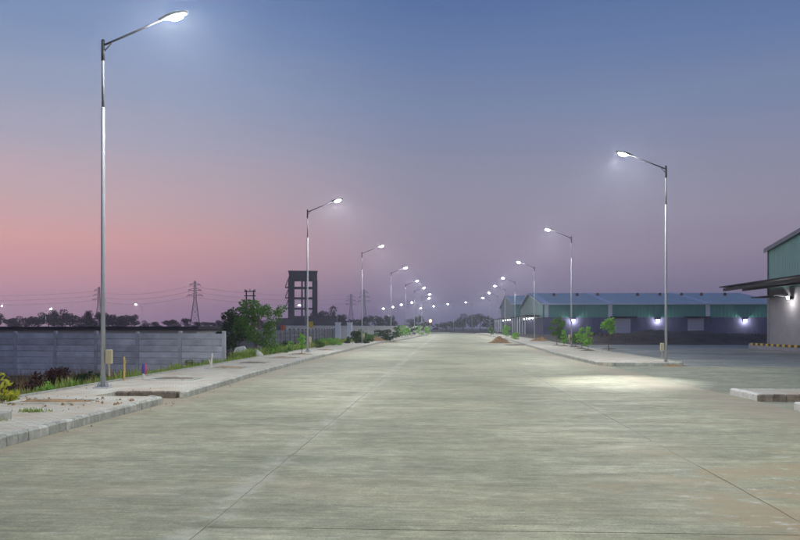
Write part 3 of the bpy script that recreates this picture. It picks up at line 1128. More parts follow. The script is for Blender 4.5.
# ------------------------------------------------------------------ concrete frame tower and low buildings round it
D = 300
x, y = at(303, D)
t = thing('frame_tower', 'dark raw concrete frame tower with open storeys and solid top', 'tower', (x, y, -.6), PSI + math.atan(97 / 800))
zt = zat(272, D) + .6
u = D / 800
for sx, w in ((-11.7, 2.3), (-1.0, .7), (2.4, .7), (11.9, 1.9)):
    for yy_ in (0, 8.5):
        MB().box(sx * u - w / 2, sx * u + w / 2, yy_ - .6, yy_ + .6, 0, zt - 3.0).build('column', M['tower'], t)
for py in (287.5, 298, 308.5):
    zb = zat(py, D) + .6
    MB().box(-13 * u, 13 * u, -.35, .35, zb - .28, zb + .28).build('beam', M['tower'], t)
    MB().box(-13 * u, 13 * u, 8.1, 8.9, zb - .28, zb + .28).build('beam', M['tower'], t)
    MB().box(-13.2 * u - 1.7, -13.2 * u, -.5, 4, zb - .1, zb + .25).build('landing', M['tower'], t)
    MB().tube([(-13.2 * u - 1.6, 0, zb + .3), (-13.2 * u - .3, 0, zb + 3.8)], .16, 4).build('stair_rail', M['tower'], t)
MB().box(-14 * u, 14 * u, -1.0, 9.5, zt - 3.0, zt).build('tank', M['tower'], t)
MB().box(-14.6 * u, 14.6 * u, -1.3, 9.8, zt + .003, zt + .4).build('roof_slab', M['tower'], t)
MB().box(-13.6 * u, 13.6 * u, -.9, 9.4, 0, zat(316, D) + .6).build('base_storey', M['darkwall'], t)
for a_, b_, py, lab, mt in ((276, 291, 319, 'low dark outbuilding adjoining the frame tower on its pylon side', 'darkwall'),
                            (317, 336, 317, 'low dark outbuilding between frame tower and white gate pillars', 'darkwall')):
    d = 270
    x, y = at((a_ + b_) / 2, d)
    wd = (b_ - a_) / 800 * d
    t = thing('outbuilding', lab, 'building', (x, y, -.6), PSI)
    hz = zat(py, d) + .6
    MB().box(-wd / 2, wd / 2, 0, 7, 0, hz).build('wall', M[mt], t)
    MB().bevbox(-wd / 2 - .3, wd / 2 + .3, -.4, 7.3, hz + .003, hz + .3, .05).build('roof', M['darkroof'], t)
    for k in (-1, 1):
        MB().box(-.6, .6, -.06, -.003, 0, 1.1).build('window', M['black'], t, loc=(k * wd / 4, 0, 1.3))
x, y = at(283, 128)
t = thing('plastic_barrel', 'orange plastic barrel left by the pale boundary wall', 'barrel', (x, y, -.05))
MB().tube([(0, 0, -.5), (0, 0, 0), (0, 0, .1), (0, 0, .8), (0, 0, .9), (0, 0, 2.0), (0, 0, 2.1)], [.3, .3, .34, .34, .37, .33, .28], 12).build('body', M['orange'], t, True)
MB().tube([(0, 0, 2.1), (0, 0, 2.16)], [.2, .2], 10).build('lid', M['orange'], t)
x, y = at(310.3, 120)
t = thing('sign_board', 'small yellow sign board on a post behind the grassy bank', 'sign', (x, y, -.6))
MB().tube([(0, 0, 0), (0, 0, 3.2)], .05, 8).build('post', M['galv'], t)
MB().bevbox(-.45, .45, -.03, .03, 2.3, 3.2, .01).build('board', M['yellow'], t, loc=(0, -.08, 0))
# amber beacon at the road's far end
x, y = at(430.5, 330)
t = thing('warning_light', 'orange glowing warning light at the far end of road', 'light', (x, y, -.06))
MB().tube([(0, 0, 0), (0, 0, 4.2)], .08, 8).build('post', M['galv'], t)
MB().tube([(0, 0, 4.1), (0, 0, 4.2), (0, 0, 4.75), (0, 0, 5.05)], [.25, .4, .4, .12], 12).build('lamp', M['lens_amber'], t)


# ------------------------------------------------------------------ pylons and lines
def pylon_mesh(h=35):
    mb = MB()
    w0, w1, zw = 3.6, 0.9, h * 0.62
    def wd(z):
        return w0 + (w1 - w0) * min(1, z / zw) if z < zw else w1 + (0.5 - w1) * (z - zw) / (h - zw)
    lv = [0, 6, 11, 15, 18.5, zw, 24.5, 27.5, 30.5, 33, h]
    cor = [(-1, -1), (1, -1), (1, 1), (-1, 1)]
    for a, b in zip(lv, lv[1:]):
        for k in range(4):
            c0, c1 = cor[k], cor[(k + 1) % 4]
            p = lambda c, z: (c[0] * wd(z), c[1] * wd(z), z)
            mb.bar(p(c0, a), p(c0, b), .2)
            mb.bar(p(c0, a), p(c1, b), .1)
            mb.bar(p(c1, a), p(c0, b), .1)
            mb.bar(p(c0, b), p(c1, b), .1)
    for z, l in ((24.5, 5.2), (28.2, 4.4), (32, 3.6)):
        for s in (-1, 1):
            mb.bar((s * .6, 0, z), (s * l, 0, z + .5), .25)
            mb.bar((s * .6, 0, z + 1.7), (s * l, 0, z + .5), .22)
            mb.bar((s * l, 0, z + .5), (s * l, 0, z - .9), .2)
    return mb


pyl = pylon_mesh().mesh('lattice', M['steel'])
PY = [(195, 281, 'lattice steel pylon standing beyond the panel wall and its end post'),
      (99, 287, 'lattice steel pylon hidden behind the tall lamp with the cream box'),
      (351, 294, 'lattice pylon behind the white gate pillars, the smaller of two'),
      (364, 289.5, 'lattice pylon behind the white gate pillars, the larger of two')]
PPOS = []
for px, py, lab in PY:
    d = 800 * (35 - .6 - 1.7) / (327.5 - py)
    x, y = at(px, d)
    t = thing('pylon', lab, 'pylon', (x, y, -.6), PSI + R(8), 'lattice pylons')
    link('lattice', pyl, t)
    ft = MB()
    for sx in (-3.6, 3.6):
        for sy in (-3.6, 3.6):
            ft.box(sx - .5, sx + .5, sy - .5, sy + .5, -.4, .3)
    ft.build('footing', M['post'], t)
    PPOS.append((px, d, x, y))


def wire(a, b, sag, label, r=0.06):
    a, b = Vector(a), Vector(b)
    pts = []
    for k in range(13):
        f = k / 12
        p = a.lerp(b, f)
        p.z -= sag * 4 * f * (1 - f)
        pts.append(p)
    tag(MB().tube(pts, r, 4).build('power_line', M['wire']), label, 'power line', 'power lines strung between the pylons')


for (i, j) in ((1, 0), (0, 3)):
    a, b = PPOS[i], PPOS[j]
    for z in (24, 27.7, 31.5):
        for s in (-4.4,):
            wire((a[2] + s, a[3], z - .6), (b[2] + s, b[3], z - .6), 4, 'thin sagging power line between the %s pylons' % ('two panel wall' if i == 1 else 'panel wall and gate pillar'))
xl, yl = at(-120, 640)
for z in (24, 27.7, 31.5):
    wire((xl, yl, z), (PPOS[1][2] - 4.4, PPOS[1][3], z - .6), 4, 'thin power line running past the tall lamp with cream box out of view')
# double timber utility pole
x, y = at(250, 165)
t = thing('utility_pole', 'double utility pole with cross beams rising behind the leafy tree', 'utility pole', (x, y, -.6), PSI)
hz = zat(290, 165) + .6
for s in (-.75, .75):
    MB().tube([(s, 0, 0), (s, 0, hz)], [.17, .14], 8).build('post', M['darkwall'], t)
for z in (hz - .3, hz - 1.2):
    MB().box(-1.2, 1.2, -.12, .12, z - .1, z + .1).build('cross_beam', M['darkwall'], t)
for s in (-1, 0, 1):
    MB().tube([(s, 0, hz - .197), (s, 0, hz + .1), (s, 0, hz + .22)], [.06, .1, .04], 6).build('insulator', M['darkwall'], t)

# ------------------------------------------------------------------ far trees
far_me = []
for kx in range(6):
    r = random.Random(100 + kx)
    cs, rs = [], []
    for k in range(13):
        a = r.uniform(0, 6.28)
        q = r.uniform(0, .42)
        cs.append((math.cos(a) * q, math.sin(a) * q, r.uniform(.38, .86) - .2 * q))
        rs.append(r.uniform(.10, .21))
    v, f = [], []
    leaves(v, f, cs, rs, 1500, .035, 300 + kx)
    mb = MB()
    mb.v, mb.f, mb.m = v, f, [0] * len(f)
    tr = MB().tube([(0, 0, -.05), (.01, 0, .3), (0, .02, .6)], [.03, .022, .008], 6)
    for c in cs[:7]:
        tr.tube([(0.01, 0, .28), (c[0] * .6, c[1] * .6, c[2] * .8), c], [.014, .009, .003], 4)
    far_me.append((mb.mesh('crown', M['leaf_far']), tr.mesh('trunk', M['bark'])))


def far_tree(px, d, top, wpx, lab, grp):
    x, y = at(px, d)
    h = zat(top, d) + .6
    c, tr = rng.choice(far_me)
    t = thing('far_tree', lab, 'tree', (x, y, -.6), rng.uniform(0, 6.28), grp)
    w = wpx / 800 * d
    for n_, me in (('crown', c), ('trunk', tr)):
        o = link(n_, me, t)
        o.scale = (w, w, h)


G1 = ('dark hazy tree on the skyline beyond the long low shed', 'skyline trees beyond the shed')
for px in range(-26, 142, 9):
    top = 311 + 4 * math.sin(px * .09) + rng.uniform(-3, 3) + max(0, (px - 100) * .1)
    far_tree(px + rng.uniform(-3, 3), rng.uniform(350, 430), top, rng.uniform(17, 26), *G1)
far_tree(88, 330, 306.5, 17, 'round crowned tree standing taller than the skyline trees beside tall lamp', 'skyline trees beyond the shed')
for px in range(146, 290, 10):
    far_tree(px + rng.uniform(-3, 3), rng.uniform(400, 470), 319 + rng.uniform(-2, 3), rng.uniform(14, 22), 'low dark hazy tree on the skyline between shed and frame tower', 'low skyline trees')
for px, top, w in ((322, 308, 20), (332, 305, 22), (341, 311, 20), (314, 316, 16), (352, 318, 16), (361, 315, 18), (370, 314, 18), (379, 312, 18), (387, 313, 16), (394, 318, 14)):
    far_tree(px, rng.uniform(300, 350), top, w, 'dark tree standing behind the white gate pillars and pale boundary wall', 'trees behind the boundary wall')
for px, top, w in ((412, 316, 16), (420, 314, 14), (428, 321, 12), (438, 323, 14), (446, 321, 16), (454, 318, 18), (463, 313, 20), (472, 311.5, 20), (480, 312, 18), (487, 315, 16), (494, 318, 14)):
    far_tree(px, rng.uniform(340, 390), top, w, 'dark tree beyond the far end of the road', 'trees at the end of the road')


# ------------------------------------------------------------------ warehouses
def warehouse(name, label, X0, X1, Y0, Y1, z_base, z_mid, z_eave, z_ridge, npil, doors, lamp_ys, vents):
    t = thing(name, label, 'warehouse', (X0, Y0, z_base))
    w, l = X1 - X0, Y1 - Y0
    zm, ze, zr = z_mid - z_base, z_eave - z_base, z_ridge - z_base
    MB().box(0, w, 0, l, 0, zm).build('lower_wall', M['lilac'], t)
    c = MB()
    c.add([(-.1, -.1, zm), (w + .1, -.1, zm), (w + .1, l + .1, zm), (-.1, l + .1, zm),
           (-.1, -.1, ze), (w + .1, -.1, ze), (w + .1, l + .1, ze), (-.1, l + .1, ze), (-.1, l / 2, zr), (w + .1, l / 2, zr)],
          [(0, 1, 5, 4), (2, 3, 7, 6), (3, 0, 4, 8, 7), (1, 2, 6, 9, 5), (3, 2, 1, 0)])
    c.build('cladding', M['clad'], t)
    e = .9
    rf = MB()
    sl_ = (zr - ze) / (l / 2)
    z_e = ze - e * sl_
    rf.add([(-e, -e, z_e + .05), (w + e, -e, z_e + .05), (w + e, l / 2, zr + .05), (-e, l / 2, zr + .05), (-e, l + e, z_e + .05), (w + e, l + e, z_e + .05),
            (-e, -e, z_e + .3), (w + e, -e, z_e + .3), (w + e, l / 2, zr + .3), (-e, l / 2, zr + .3), (-e, l + e, z_e + .3), (w + e, l + e, z_e + .3)],
           [(0, 1, 2, 3)[::-1], (3, 2, 5, 4)[::-1], (6, 7, 8, 9), (9, 8, 11, 10), (0, 1, 7, 6), (4, 10, 11, 5), (0, 6, 9, 3), (3, 9, 10, 4), (1, 2, 8, 7), (2, 5, 11, 8)])
    rf = rf.build('roof', M['roofsheet'], t)
    for px in npil:
        MB().box(-.5, .5, -.24, -.105, zm, z_e).build('downpipe_panel', M['trim'], t, loc=(px, 0, 0))
        k = MB()
        k.add([(px - .7, -e, z_e + .303), (px + .7, -e, z_e + .303), (px + .7, l / 2, zr + .303), (px - .7, l / 2, zr + .303),
               (px - .7, -e, z_e + .39), (px + .7, -e, z_e + .39), (px + .7, l / 2, zr + .39), (px - .7, l / 2, zr + .39)],
              [(4, 5, 6, 7), (0, 1, 5, 4), (1, 2, 6, 5), (3, 0, 4, 7)])
        k.build('roof_rib', M['trim'], rf)
    MB().box(-e, w + e, -e - .22, -e - .003, z_e - .02, z_e + .28).build('gutter', M['trim'], t)
    n = int(w / 7.5)
    for k in range(n):
        MB().box(-.06, .06, -.16, -.105, zm + .02, z_e).build('cladding_joint', M['clad'], t, loc=((k + .5) * 7.5, 0, 0))
    for dx in doors:
        d_ = MB().box(-2.0, 2.0, -.12, -.004, 0.6, zm - .3).build('roller_door', M['shutter'], t, loc=(dx, 0, 0))
        for q in range(4):
            MB().box(-2.0, 2.0, -.16, -.123, 1.1 + q * .75, 1.16 + q * .75).build('slat_line', M['post'], d_)
        MB().box(-3.1, 3.1, -2.2, -.11, zm - .05, zm + .22).build('door_canopy', M['canopy'], t, loc=(dx, 0, 0))
    for vx in vents:
        v = MB().tube([(0, 0, -.3), (0, 0, .4), (0, 0, .5), (0, 0, .95), (0, 0, 1.15)], [.3, .3, .45, .4, .1], 10)
        v.build('roof_vent', M['vent'], t, loc=(vx, l / 2 - 9, zr - 9 * sl_))
    return t


XB = 25.0
YB = 206.0
bx_ = lambda px: at(px, YB)[0] - XB
wb = warehouse('long_warehouse', 'long green clad warehouse with lilac lower wall behind the yard and scrub bank',
               XB, at(772, YB)[0], YB, 266, -.3, zat(317.5, YB), zat(304.5, YB), 11.4,
               [bx_(545.5), bx_(608), bx_(702.5)], [bx_(620), bx_(691)], [], [bx_(p) for p in (564, 589, 611, 654, 678, 701, 722, 747)])
wa = warehouse('second_warehouse', 'farther green gabled warehouse standing behind the long one beside the road',
               25.5, 66, 300, 366, -.3, 5.0, 10.4, 14.6, [8, 24], [14], [], [12, 26])
# canopies along the two road-side gables, with tube lights under them
for t, l, zc in ((wb, 60, 5.0), (wa, 66, 5.4)):
    MB().box(-4.0, -.11, 6, l - 4, zc - .05, zc + .25).build('side_canopy', M['canopy'], t)
    for k in range(6):
        MB().box(-3.9, -3.6, 0, .3, .0, zc - .06).build('canopy_post', M['trim'], t, loc=(0, 8 + k * (l - 14) / 6, 0))


def wall_light(x, y, z, face, label, power, me_mat, group, size=(.5, .22, .3)):
    """flood lamp on a wall; face is the outward direction"""
    t = thing('wall_light', label, 'wall lamp', (x, y, z), math.atan2(face[1], face[0]), group)
    a, b, c = size
    MB().bevbox(0, .16, -a / 2, a / 2, -c / 2, c / 2, .02).build('housing', M['canopy'], t)
    MB().box(.162, .2, -a / 2 + .02, a / 2 - .02, -c / 2 + .02, c / 2 - .02).build('lens', me_mat, t)
    MB().box(-.12, 0, -.05, .05, -.05, .05).build('bracket', M['canopy'], t)
    MB().box(.0, .75, -a / 2 - .05, a / 2 + .05, c / 2 + .004, c / 2 + .03).build('added_hood', M['canopy'], t)  # plate added to keep the light off the sheeting above
    if power:
        l = bpy.data.lights.new('flood_light', 'POINT')
        l.energy = power
        l.shadow_soft_size = .2
        l.color = (1.0, .98, .95)
        link('flood_light', l, t, (.55, 0, -.1))
    return t


for px, lab in ((571.5, 'bright flood lamp on warehouse wall behind the lamp post among saplings'),
                (654, 'bright flood lamp on warehouse wall between the two roller doors'),
                (738, 'bright flood lamp on warehouse wall near the dock building')):
    wall_light(at(px, YB)[0], YB - .12, zat(320.5, YB), (0, -1), lab, 430, M['flood'], 'flood lamps on the long warehouse', (.8, .3, .45))
for d, lab in ((252, 0), (244, 0), (236, 0), (228, 0)):
    wall_light(XB - .15, d, 4.3, (-1, 0), 'small lit lamp under the side canopy of the long warehouse', 120, M['tubelight'], 'lamps under the long warehouse canopy', (.9, .2, .4))
for d in (312, 322, 336, 350):
    wall_light(25.35, d, 4.7, (-1, 0), 'small lit lamp under the side canopy of the farther warehouse', 160, M['tubelight'], 'lamps under the farther warehouse canopy', (1.4, .2, .45))

# --- dock building at the right, gable towards the road
X0, Y1b, LB = 25.6, 64.8, 26.0
t = thing('dock_building', 'near warehouse end with green upper sheeting, grey wall and dark canopy', 'warehouse', (X0, Y1b - LB, 0))
ze, sl_ = 7.75, .135
zr = ze + sl_ * LB / 2
zm = 4.65
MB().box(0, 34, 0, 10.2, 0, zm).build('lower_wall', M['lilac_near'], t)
MB().box(0, 34, 14.6, 17.6, 0, zm).build('lower_wall', M['lilac_near'], t)
MB().box(0, 34, 21.0 - .6, LB, 0, zm).build('lower_wall', M['lilac_near'], t)
for a_, b_ in ((10.2, 14.6), (17.6, 20.4)):
    MB().box(.2, 34, a_, b_, 3.9, zm).build('door_head', M['lilac_near'], t)
    d_ = MB().box(.35, .45, a_, b_, .48, 3.9).build('roller_door', M['shutter'], t)
    for q in range(22):
        MB().box(.32, .348, a_, b_, .6 + q * .15, .68 + q * .15).build('door_slat', M['shutter'], d_)
# corrugated sheeting, real ribs
c = MB()
prof = []
yv = 0.0
while yv < LB - 1e-6:
    for dy, dx in ((0, 0), (.14, 0), (.17, -.035), (.22, -.035), (.25, 0)):
        if yv + dy <= LB:
            prof.append((yv + dy, dx))
    yv += .25
topz = lambda yq: zr - sl_ * abs(yq - LB / 2)
vs = []
for yq, dx in prof:
    vs += [(dx - .02, yq, zm), (dx - .02, yq, topz(yq))]
c.add(vs, [(2 * i, 2 * i + 1, 2 * i + 3, 2 * i + 2) for i in range(len(prof) - 1)])
c.build('corrugated_sheet', M['clad_near'], t)
MB().add([(0, 0, zm), (34, 0, zm), (34, LB, zm), (0, LB, zm), (0, 0, ze), (34, 0, ze), (34, LB, ze), (0, LB, ze), (0, LB / 2, zr), (34, LB / 2, zr)],
         [(0, 1, 5, 4), (2, 3, 7, 6), (3, 0, 4, 8, 7), (1, 2, 6, 9, 5)]).build('upper_wall', M['clad_near'], t)
for s in (0, 1):
    ya, yb = (LB + .25, LB / 2) if s else (-.25, LB / 2)
    za, zb = topz(ya) + .02, zr + .02
    k = MB()
    k.add([(-.28, ya, za), (34.3, ya, za), (34.3, yb, zb), (-.28, yb, zb), (-.28, ya, za + .16), (34.3, ya, za + .16), (34.3, yb, zb + .16), (-.28, yb, zb + .16)],
          [(0, 1, 2, 3), (4, 5, 6, 7), (0, 1, 5, 4), (1, 2, 6, 5), (2, 3, 7, 6), (3, 0, 4, 7)])
    k.build('roof', M['roofsheet'], t)
    k = MB()
    k.add([(-.34, ya, za - .12), (-.283, ya, za - .12), (-.283, yb, zb - .12), (-.34, yb, zb - .12), (-.34, ya, za + .2), (-.283, ya, za + .2), (-.283, yb, zb + .2), (-.34, yb, zb + .2)],
          [(0, 1, 2, 3), (4, 5, 6, 7), (0, 1, 5, 4), (1, 2, 6, 5), (2, 3, 7, 6), (3, 0, 4, 7)])
    k.build('barge_board', M['lilac_near'], t)
MB().box(-.12, .0, LB + .003, LB + .12, 0, ze + .02).build('corner_trim', M['lilac_near'], t)
# canopy: thin sheet on steel beams
k = MB()
k.add([(-3.5, -1, 4.93), (-.06, -1, 4.85), (-.06, LB + 1.2, 4.85), (-3.5, LB + 1.2, 4.93), (-3.5, -1, 5.0), (-.06, -1, 4.92), (-.06, LB + 1.2, 4.92), (-3.5, LB + 1.2, 5.0)],
      [(3, 2, 1, 0), (4, 5, 6, 7), (0, 1, 5, 4), (1, 2, 6, 5), (2, 3, 7, 6), (3, 0, 4, 7)])
cn = k.build('canopy', M['canopy'], t)
for xb in (-3.2, -1.7):
    MB().box(xb - .08, xb + .08, -.9, LB + .9, 4.62, 4.84).build('canopy_beam', M['canopy'], cn)
MB().box(-1.1, -.06, LB - 3.6, LB + .9, 4.05, 4.13).build('door_shelf', M['canopy'], t)
# loading platform with striped edge
pl = MB().box(-1.15, -.004, -.5, LB + 1.2, .0, .42).build('platform', M['lilac_near'], t)
for k_ in range(54):
    MB().box(-1.2, -1.0, .0, .49, .3, .47).build('edge_stripe', M['yellow' if k_ % 2 else 'black'], pl, loc=(0, -.3 + k_ * .5, 0))
wall_light(X0 - .13, 60.6, 3.88, (-1, 0), 'bright flood lamp mounted on the grey wall of the dock building', 70, M['flood'], None, (.34, .12, .2))

# ------------------------------------------------------------------ left walkway: tree pits, stakes
pf = interp([(0, 0)])


def tree_pit(x, y, w, l, label, soil='soil', h=.035, name='tree_pit'):
    t = thing(name, label, 'tree pit', (x, y, .152), rng.uniform(-.02, .02))
    for (a0, a1, b0, b1) in ((-w / 2, w / 2, -l / 2, -l / 2 + .09), (-w / 2, w / 2, l / 2 - .09, l / 2), (-w / 2, -w / 2 + .09, -l / 2 + .092, l / 2 - .092), (w / 2 - .09, w / 2, -l / 2 + .092, l / 2 - .092)):
        MB().bevbox(a0, a1, b0, b1, -.03, h - rng.uniform(0, .03), .012).build('edging', M['kerb'], t)
    n = 9
    s = MB()
    vs = []
    for j in range(n):
        for i in range(n):
            fx, fy = i / (n - 1) * 2 - 1, j / (n - 1) * 2 - 1
            b = max(0, 1 - fx * fx) * max(0, 1 - fy * fy)
            vs.append((fx * (w / 2 - .092), fy * (l / 2 - .092), .004 + b * (.03 + rng.uniform(0, .035))))
    s.add(vs, [(j * n + i, j * n + i + 1, (j + 1) * n + i + 1, (j + 1) * n + i) for j in range(n - 1) for i in range(n - 1)])
    s.build('soil', M[soil], t)
    return t


tree_pit(-8.1, 16.2, 1.7, .9, 'tree pit of brown soil in the walkway before the tall lamp', 'soil')
tree_pit(-8.3, 12.7, 1.9, 1.0, 'raised tree pit beside the yellow leaved plant', 'soil', .16)
tree_pit(-8.15, 23.7, 1.5, 1.2, 'soil filled tree pit just past the dark kerb notch', 'soil_grey')
tree_pit(-8.3, 30.2, 1.5, 1.2, 'tree pit close to the pale wooden stake', 'soil')
tree_pit(-8.4, 34.6, 1.4, 1.2, 'tree pit abreast of the panel wall end post', 'soil_grey')
tree_pit(-8.3, 40.6, 1.6, 1.2, 'tree pit of dark soil next to the leafy tree', 'soil')
tree_pit(-8.3, 46.0, 1.4, 1.1, 'tree pit holding the small sapling by the second lamp', 'soil')

x, y = at(124, 23.6)
t = thing('wooden_stake', 'yellowish forked wooden stake on the walkway edge near tall lamp', 'stake', (x, y, .1))
MB().tube([(0, 0, -.1), (.01, 0, .4), (0, .01, .74)], [.035, .032, .028], 7).build('shaft', M['wood'], t)
MB().tube([(0, 0, .45), (.07, 0, .62)], [.022, .016], 6).build('fork', M['wood'], t)
x, y = at(144, 24.4)
t = thing('marker_peg', 'short peg wrapped with pink and blue cloth beside wooden stake', 'peg', (x, y, .1))
MB().tube([(0, 0, -.1), (0, 0, .2)], .05, 8).build('shaft', M['palewood'], t)
MB().tube([(0, 0, .2), (.005, 0, .3), (-.01, 0, .42), (.01, 0, .5)], [.055, .07, .055, .03], 9).build('blue_wrap', M['blue'], t)
MB().tube([(.05, -.02, .17), (.07, -.02, .3), (.05, 0, .5)], [.03, .05, .02], 7).build('pink_wrap', M['pink'], t)
x, y = at(211, 31.2)
t = thing('pale_stake', 'pale splintered wooden stake stuck into the walkway', 'stake', (x, y, .15))
MB().tube([(0, 0, -.1), (.02, 0, .25), (.06, 0, .55)], [.05, .04, .03], 6).build('shaft', M['palewood'], t)
MB().tube([(.0, 0, .1), (-.08, 0, .3)], [.035, .02], 6).build('splinter', M['palewood'], t)
tree_pit(-8.2, 54.5, 1.4, 1.1, 'tree pit just beyond the second lamp', 'soil')


# ------------------------------------------------------------------ soil heaps and rocks
def heap(name, label, loc, rx, ry, h, mt, seed, cat='soil heap'):
    r = random.Random(seed)
    n, k = 22, 9
    mb = MB()
    vs = [(0, 0, h)]
    for i in range(1, k + 1):
        f = i / k
        for j in range(n):
            a = 2 * math.pi * j / n
            w = 1 + .18 * math.sin(3 * a + seed) + .1 * math.sin(7 * a + seed * 2)
            zz = h * (1 - f) ** 1.15 * (1 + r.uniform(-.2, .2)) + h * .12 * r.uniform(-1, 1) * (1 - f)
            vs.append((math.cos(a) * rx * f * w, math.sin(a) * ry * f * w, zz if i < k else -.03))
    fs = [(0, 1 + j, 1 + (j + 1) % n) for j in range(n)]
    for i in range(k - 1):
        for j in range(n):
            a, b = 1 + i * n + j, 1 + i * n + (j + 1) % n
            fs.append((a, a + n, b + n, b))
    mb.add(vs, fs)
    return tag(mb.build(name, M[mt], None, False, loc), label, cat)


x, y = at(499.5, 88)
heap('soil_heap', 'orange brown soil heap tipped on the road edge by the right walkway', (x, y, 0), 1.35, 1.2, .72, 'soil', 3)
x, y = at(541, 92)
heap('soil_heap', 'low brown soil heap beside the lamp post and saplings', (x, y, .15), 1.2, 1.0, .55, 'soil', 5)
x, y = at(521, 78)
heap('rubble_spread', 'flat grey green spread of rubble in front of the soil heap', (x, y, 0.0), 1.9, 3.2, .12, 'soil_grey', 8, 'rubble')
x, y = at(377, 93)
heap('soil_heap', 'orange soil heap among the bushes of left walkway', (x, y, .1), 1.3, 1.2, .55, 'soil', 9)
x, y = at(394, 92)
heap('soil_patch', 'thin orange soil patch spilled on road before fourth left lamp', (x, y, 0), .6, .9, .14, 'soil', 11)
x, y = at(667, 34.8)
heap('soil_patch', 'small brown soil patch around the foot of the corner lamp', (x + .3, y + .6, -.002), .75, .6, .12, 'soil', 13)


def rock(label, loc, s, seed, grp=None):
    r = random.Random(seed)
    import bmesh
    bm = bmesh.new()
    bmesh.ops.create_icosphere(bm, subdivisions=3, radius=1)
    pl_ = [(Vector((r.uniform(-1, 1), r.uniform(-1, 1), r.uniform(-.2, 1))).normalized(), r.uniform(.62, .9)) for _ in range(11)]
    for v in bm.verts:
        for nn, dd in pl_:
            e = v.co.dot(nn) - dd
            if e > 0:
                v.co -= nn * e
        v.co = Vector((v.co.x * s[0], v.co.y * s[1], max(-.25, v.co.z) * s[2]))
    me = bpy.data.meshes.new('boulder')
    bm.to_mesh(me)
    bm.free()
    me.materials.append(M['rock'])
    tag(link('boulder', me, None, loc, (0, 0, r.uniform(0, 6))), label, 'boulder', grp)


x, y = at(243, 42)
rock('large pale boulder lying under the leafy tree', (x, y, .12), (.72, .6, .72), 1)
x, y = at(258, 43)
rock('smaller pale boulder beside the trunk of leafy tree', (x, y, .1), (.42, .4, .5), 2)

# ------------------------------------------------------------------ plants on the left
x, y = at(255, 46)
make_tree('leafy_tree', 'leafy green tree growing beside the end of the panel wall', 'tree', (x, y, -.35), 3.75, 1.5, 21, 13, 3800, .085, .09, 'leaf', .3, (.25, 0), None, .30)
x, y = at(234, 47)
make_tree('dark_tree', 'darker bushy tree crowding against the leafy tree behind panel wall', 'tree', (x, y, -.45), 3.3, 1.15, 22, 11, 3200, .085, .08, 'leaf_dark', .22, (0, 0), None, .36)
x, y = at(302, 47)
make_tree('sapling', 'small leafy sapling in a tree pit by the second left lamp', 'sapling', (-8.3, 46.0, .2), 1.25, .28, 23, 7, 420, .065, .02, 'leaf_bright', .25)
for k, (px, d, rx, h, n, sz, mt, lab, z) in enumerate([
        (1, 16.6, .33, .78, 170, .075, 'leaf_yellow', 'yellow green leafy plant at the walkway edge', -.15),
        (10, 17.2, .5, .35, 420, .05, 'leaf', 'low green weed under the yellow leafed plant', -.1),
        (50, 25.2, 1.3, 1.3, 2600, .055, 'leaf_red', 'broad dark maroon bush against the panel wall', -.65),
        (24, 23.0, .7, .8, 1100, .055, 'leaf_red', 'smaller dark maroon bush beside the yellow leafed plant', -.55),
        (86, 27.5, .8, .75, 1100, .05, 'leaf_dark', 'dark green bush behind the tall lamp', -.6),
        (66, 21.2, .35, .42, 300, .04, 'leaf_bright', 'small bright green weed before the broad maroon bush', -.1),
        (46, 19.6, .32, .40, 260, .04, 'leaf_bright', 'bright green weed nearest the tree pit before maroon bushes', -.05),
        (194, 33.5, .35, .65, 380, .05, 'leaf', 'green weed clump in front of the panel wall end bay', -.25),
        (356, 79, 1.15, 1.5, 1500, .10, 'leaf_dark', 'dark green bush around the foot of third left lamp', 0.0),
        (366, 88, 1.3, 1.4, 1200, .10, 'leaf', 'mid green bush just past the third left lamp', 0.05),
        (385, 96, 1.5, 1.8, 1400, .11, 'leaf_dark', 'tall dark bush short of the fourth left lamp', 0),
        (283, 51, .5, .8, 500, .055, 'leaf', 'mid green bush alone on the grassy bank', -.1),
        (285, 56, 1.5, 1.3, 1500, .08, 'leaf_dark', 'dark bush at the foot of long grey panel wall near tree', -.5),
        (268, 46, .45, .62, 420, .06, 'leaf_bright', 'bright green weed clump between the boulders and the grassy bank', 0.0),
        (276, 49, .6, .7, 600, .06, 'leaf', 'spreading green weed next to the lone mid green bush', -.05),
        (292, 55, .55, .75, 520, .06, 'leaf_bright', 'bright leafy weed just short of the second left lamp', 0.0),
        (318, 62, .7, .8, 620, .07, 'leaf', 'green weed clump just past the second left lamp', 0.0),
        (334, 70, .7, .8, 560, .08, 'leaf_bright', 'bright weed clump below the white gate pillars', 0.0),
        (232, 40.5, .6, .8, 560, .05, 'leaf_red', 'reddish brown weed clump at the end post of panel wall', -.2),
        (322, 75, 1.0, .9, 800, .08, 'leaf_bright', 'bright green bush on the grassy bank by gate pillars', -.1)]):
    x, y = at(px, d)
    make_bush('bush', lab, (x, y, z), rx, h, 40 + k, n, sz, mt)
sap = [(397, 112, 1.9, .6, 'leaf'), (402, 122, 2.0, .6, 'leaf_bright'), (407.5, 128, 1.7, .55, 'leaf_bright'), (412, 140, 2.1, .7, 'leaf_dark'), (419, 150, 1.9, .7, 'leaf_bright'), (424, 168, 3.0, .8, 'leaf_dark'), (427, 158, 1.9, .7, 'leaf_bright')]
for k, (px, d, h, rx, mt) in enumerate(sap):
    x, y = at(px, d)
    make_tree('sapling', 'young roadside tree in the row past the fourth left lamp', 'sapling', (x, y, .1), h, rx, 60 + k, 6, 420, .12, .03, mt, .25, group='young trees along far left walkway', cl_r=.5)

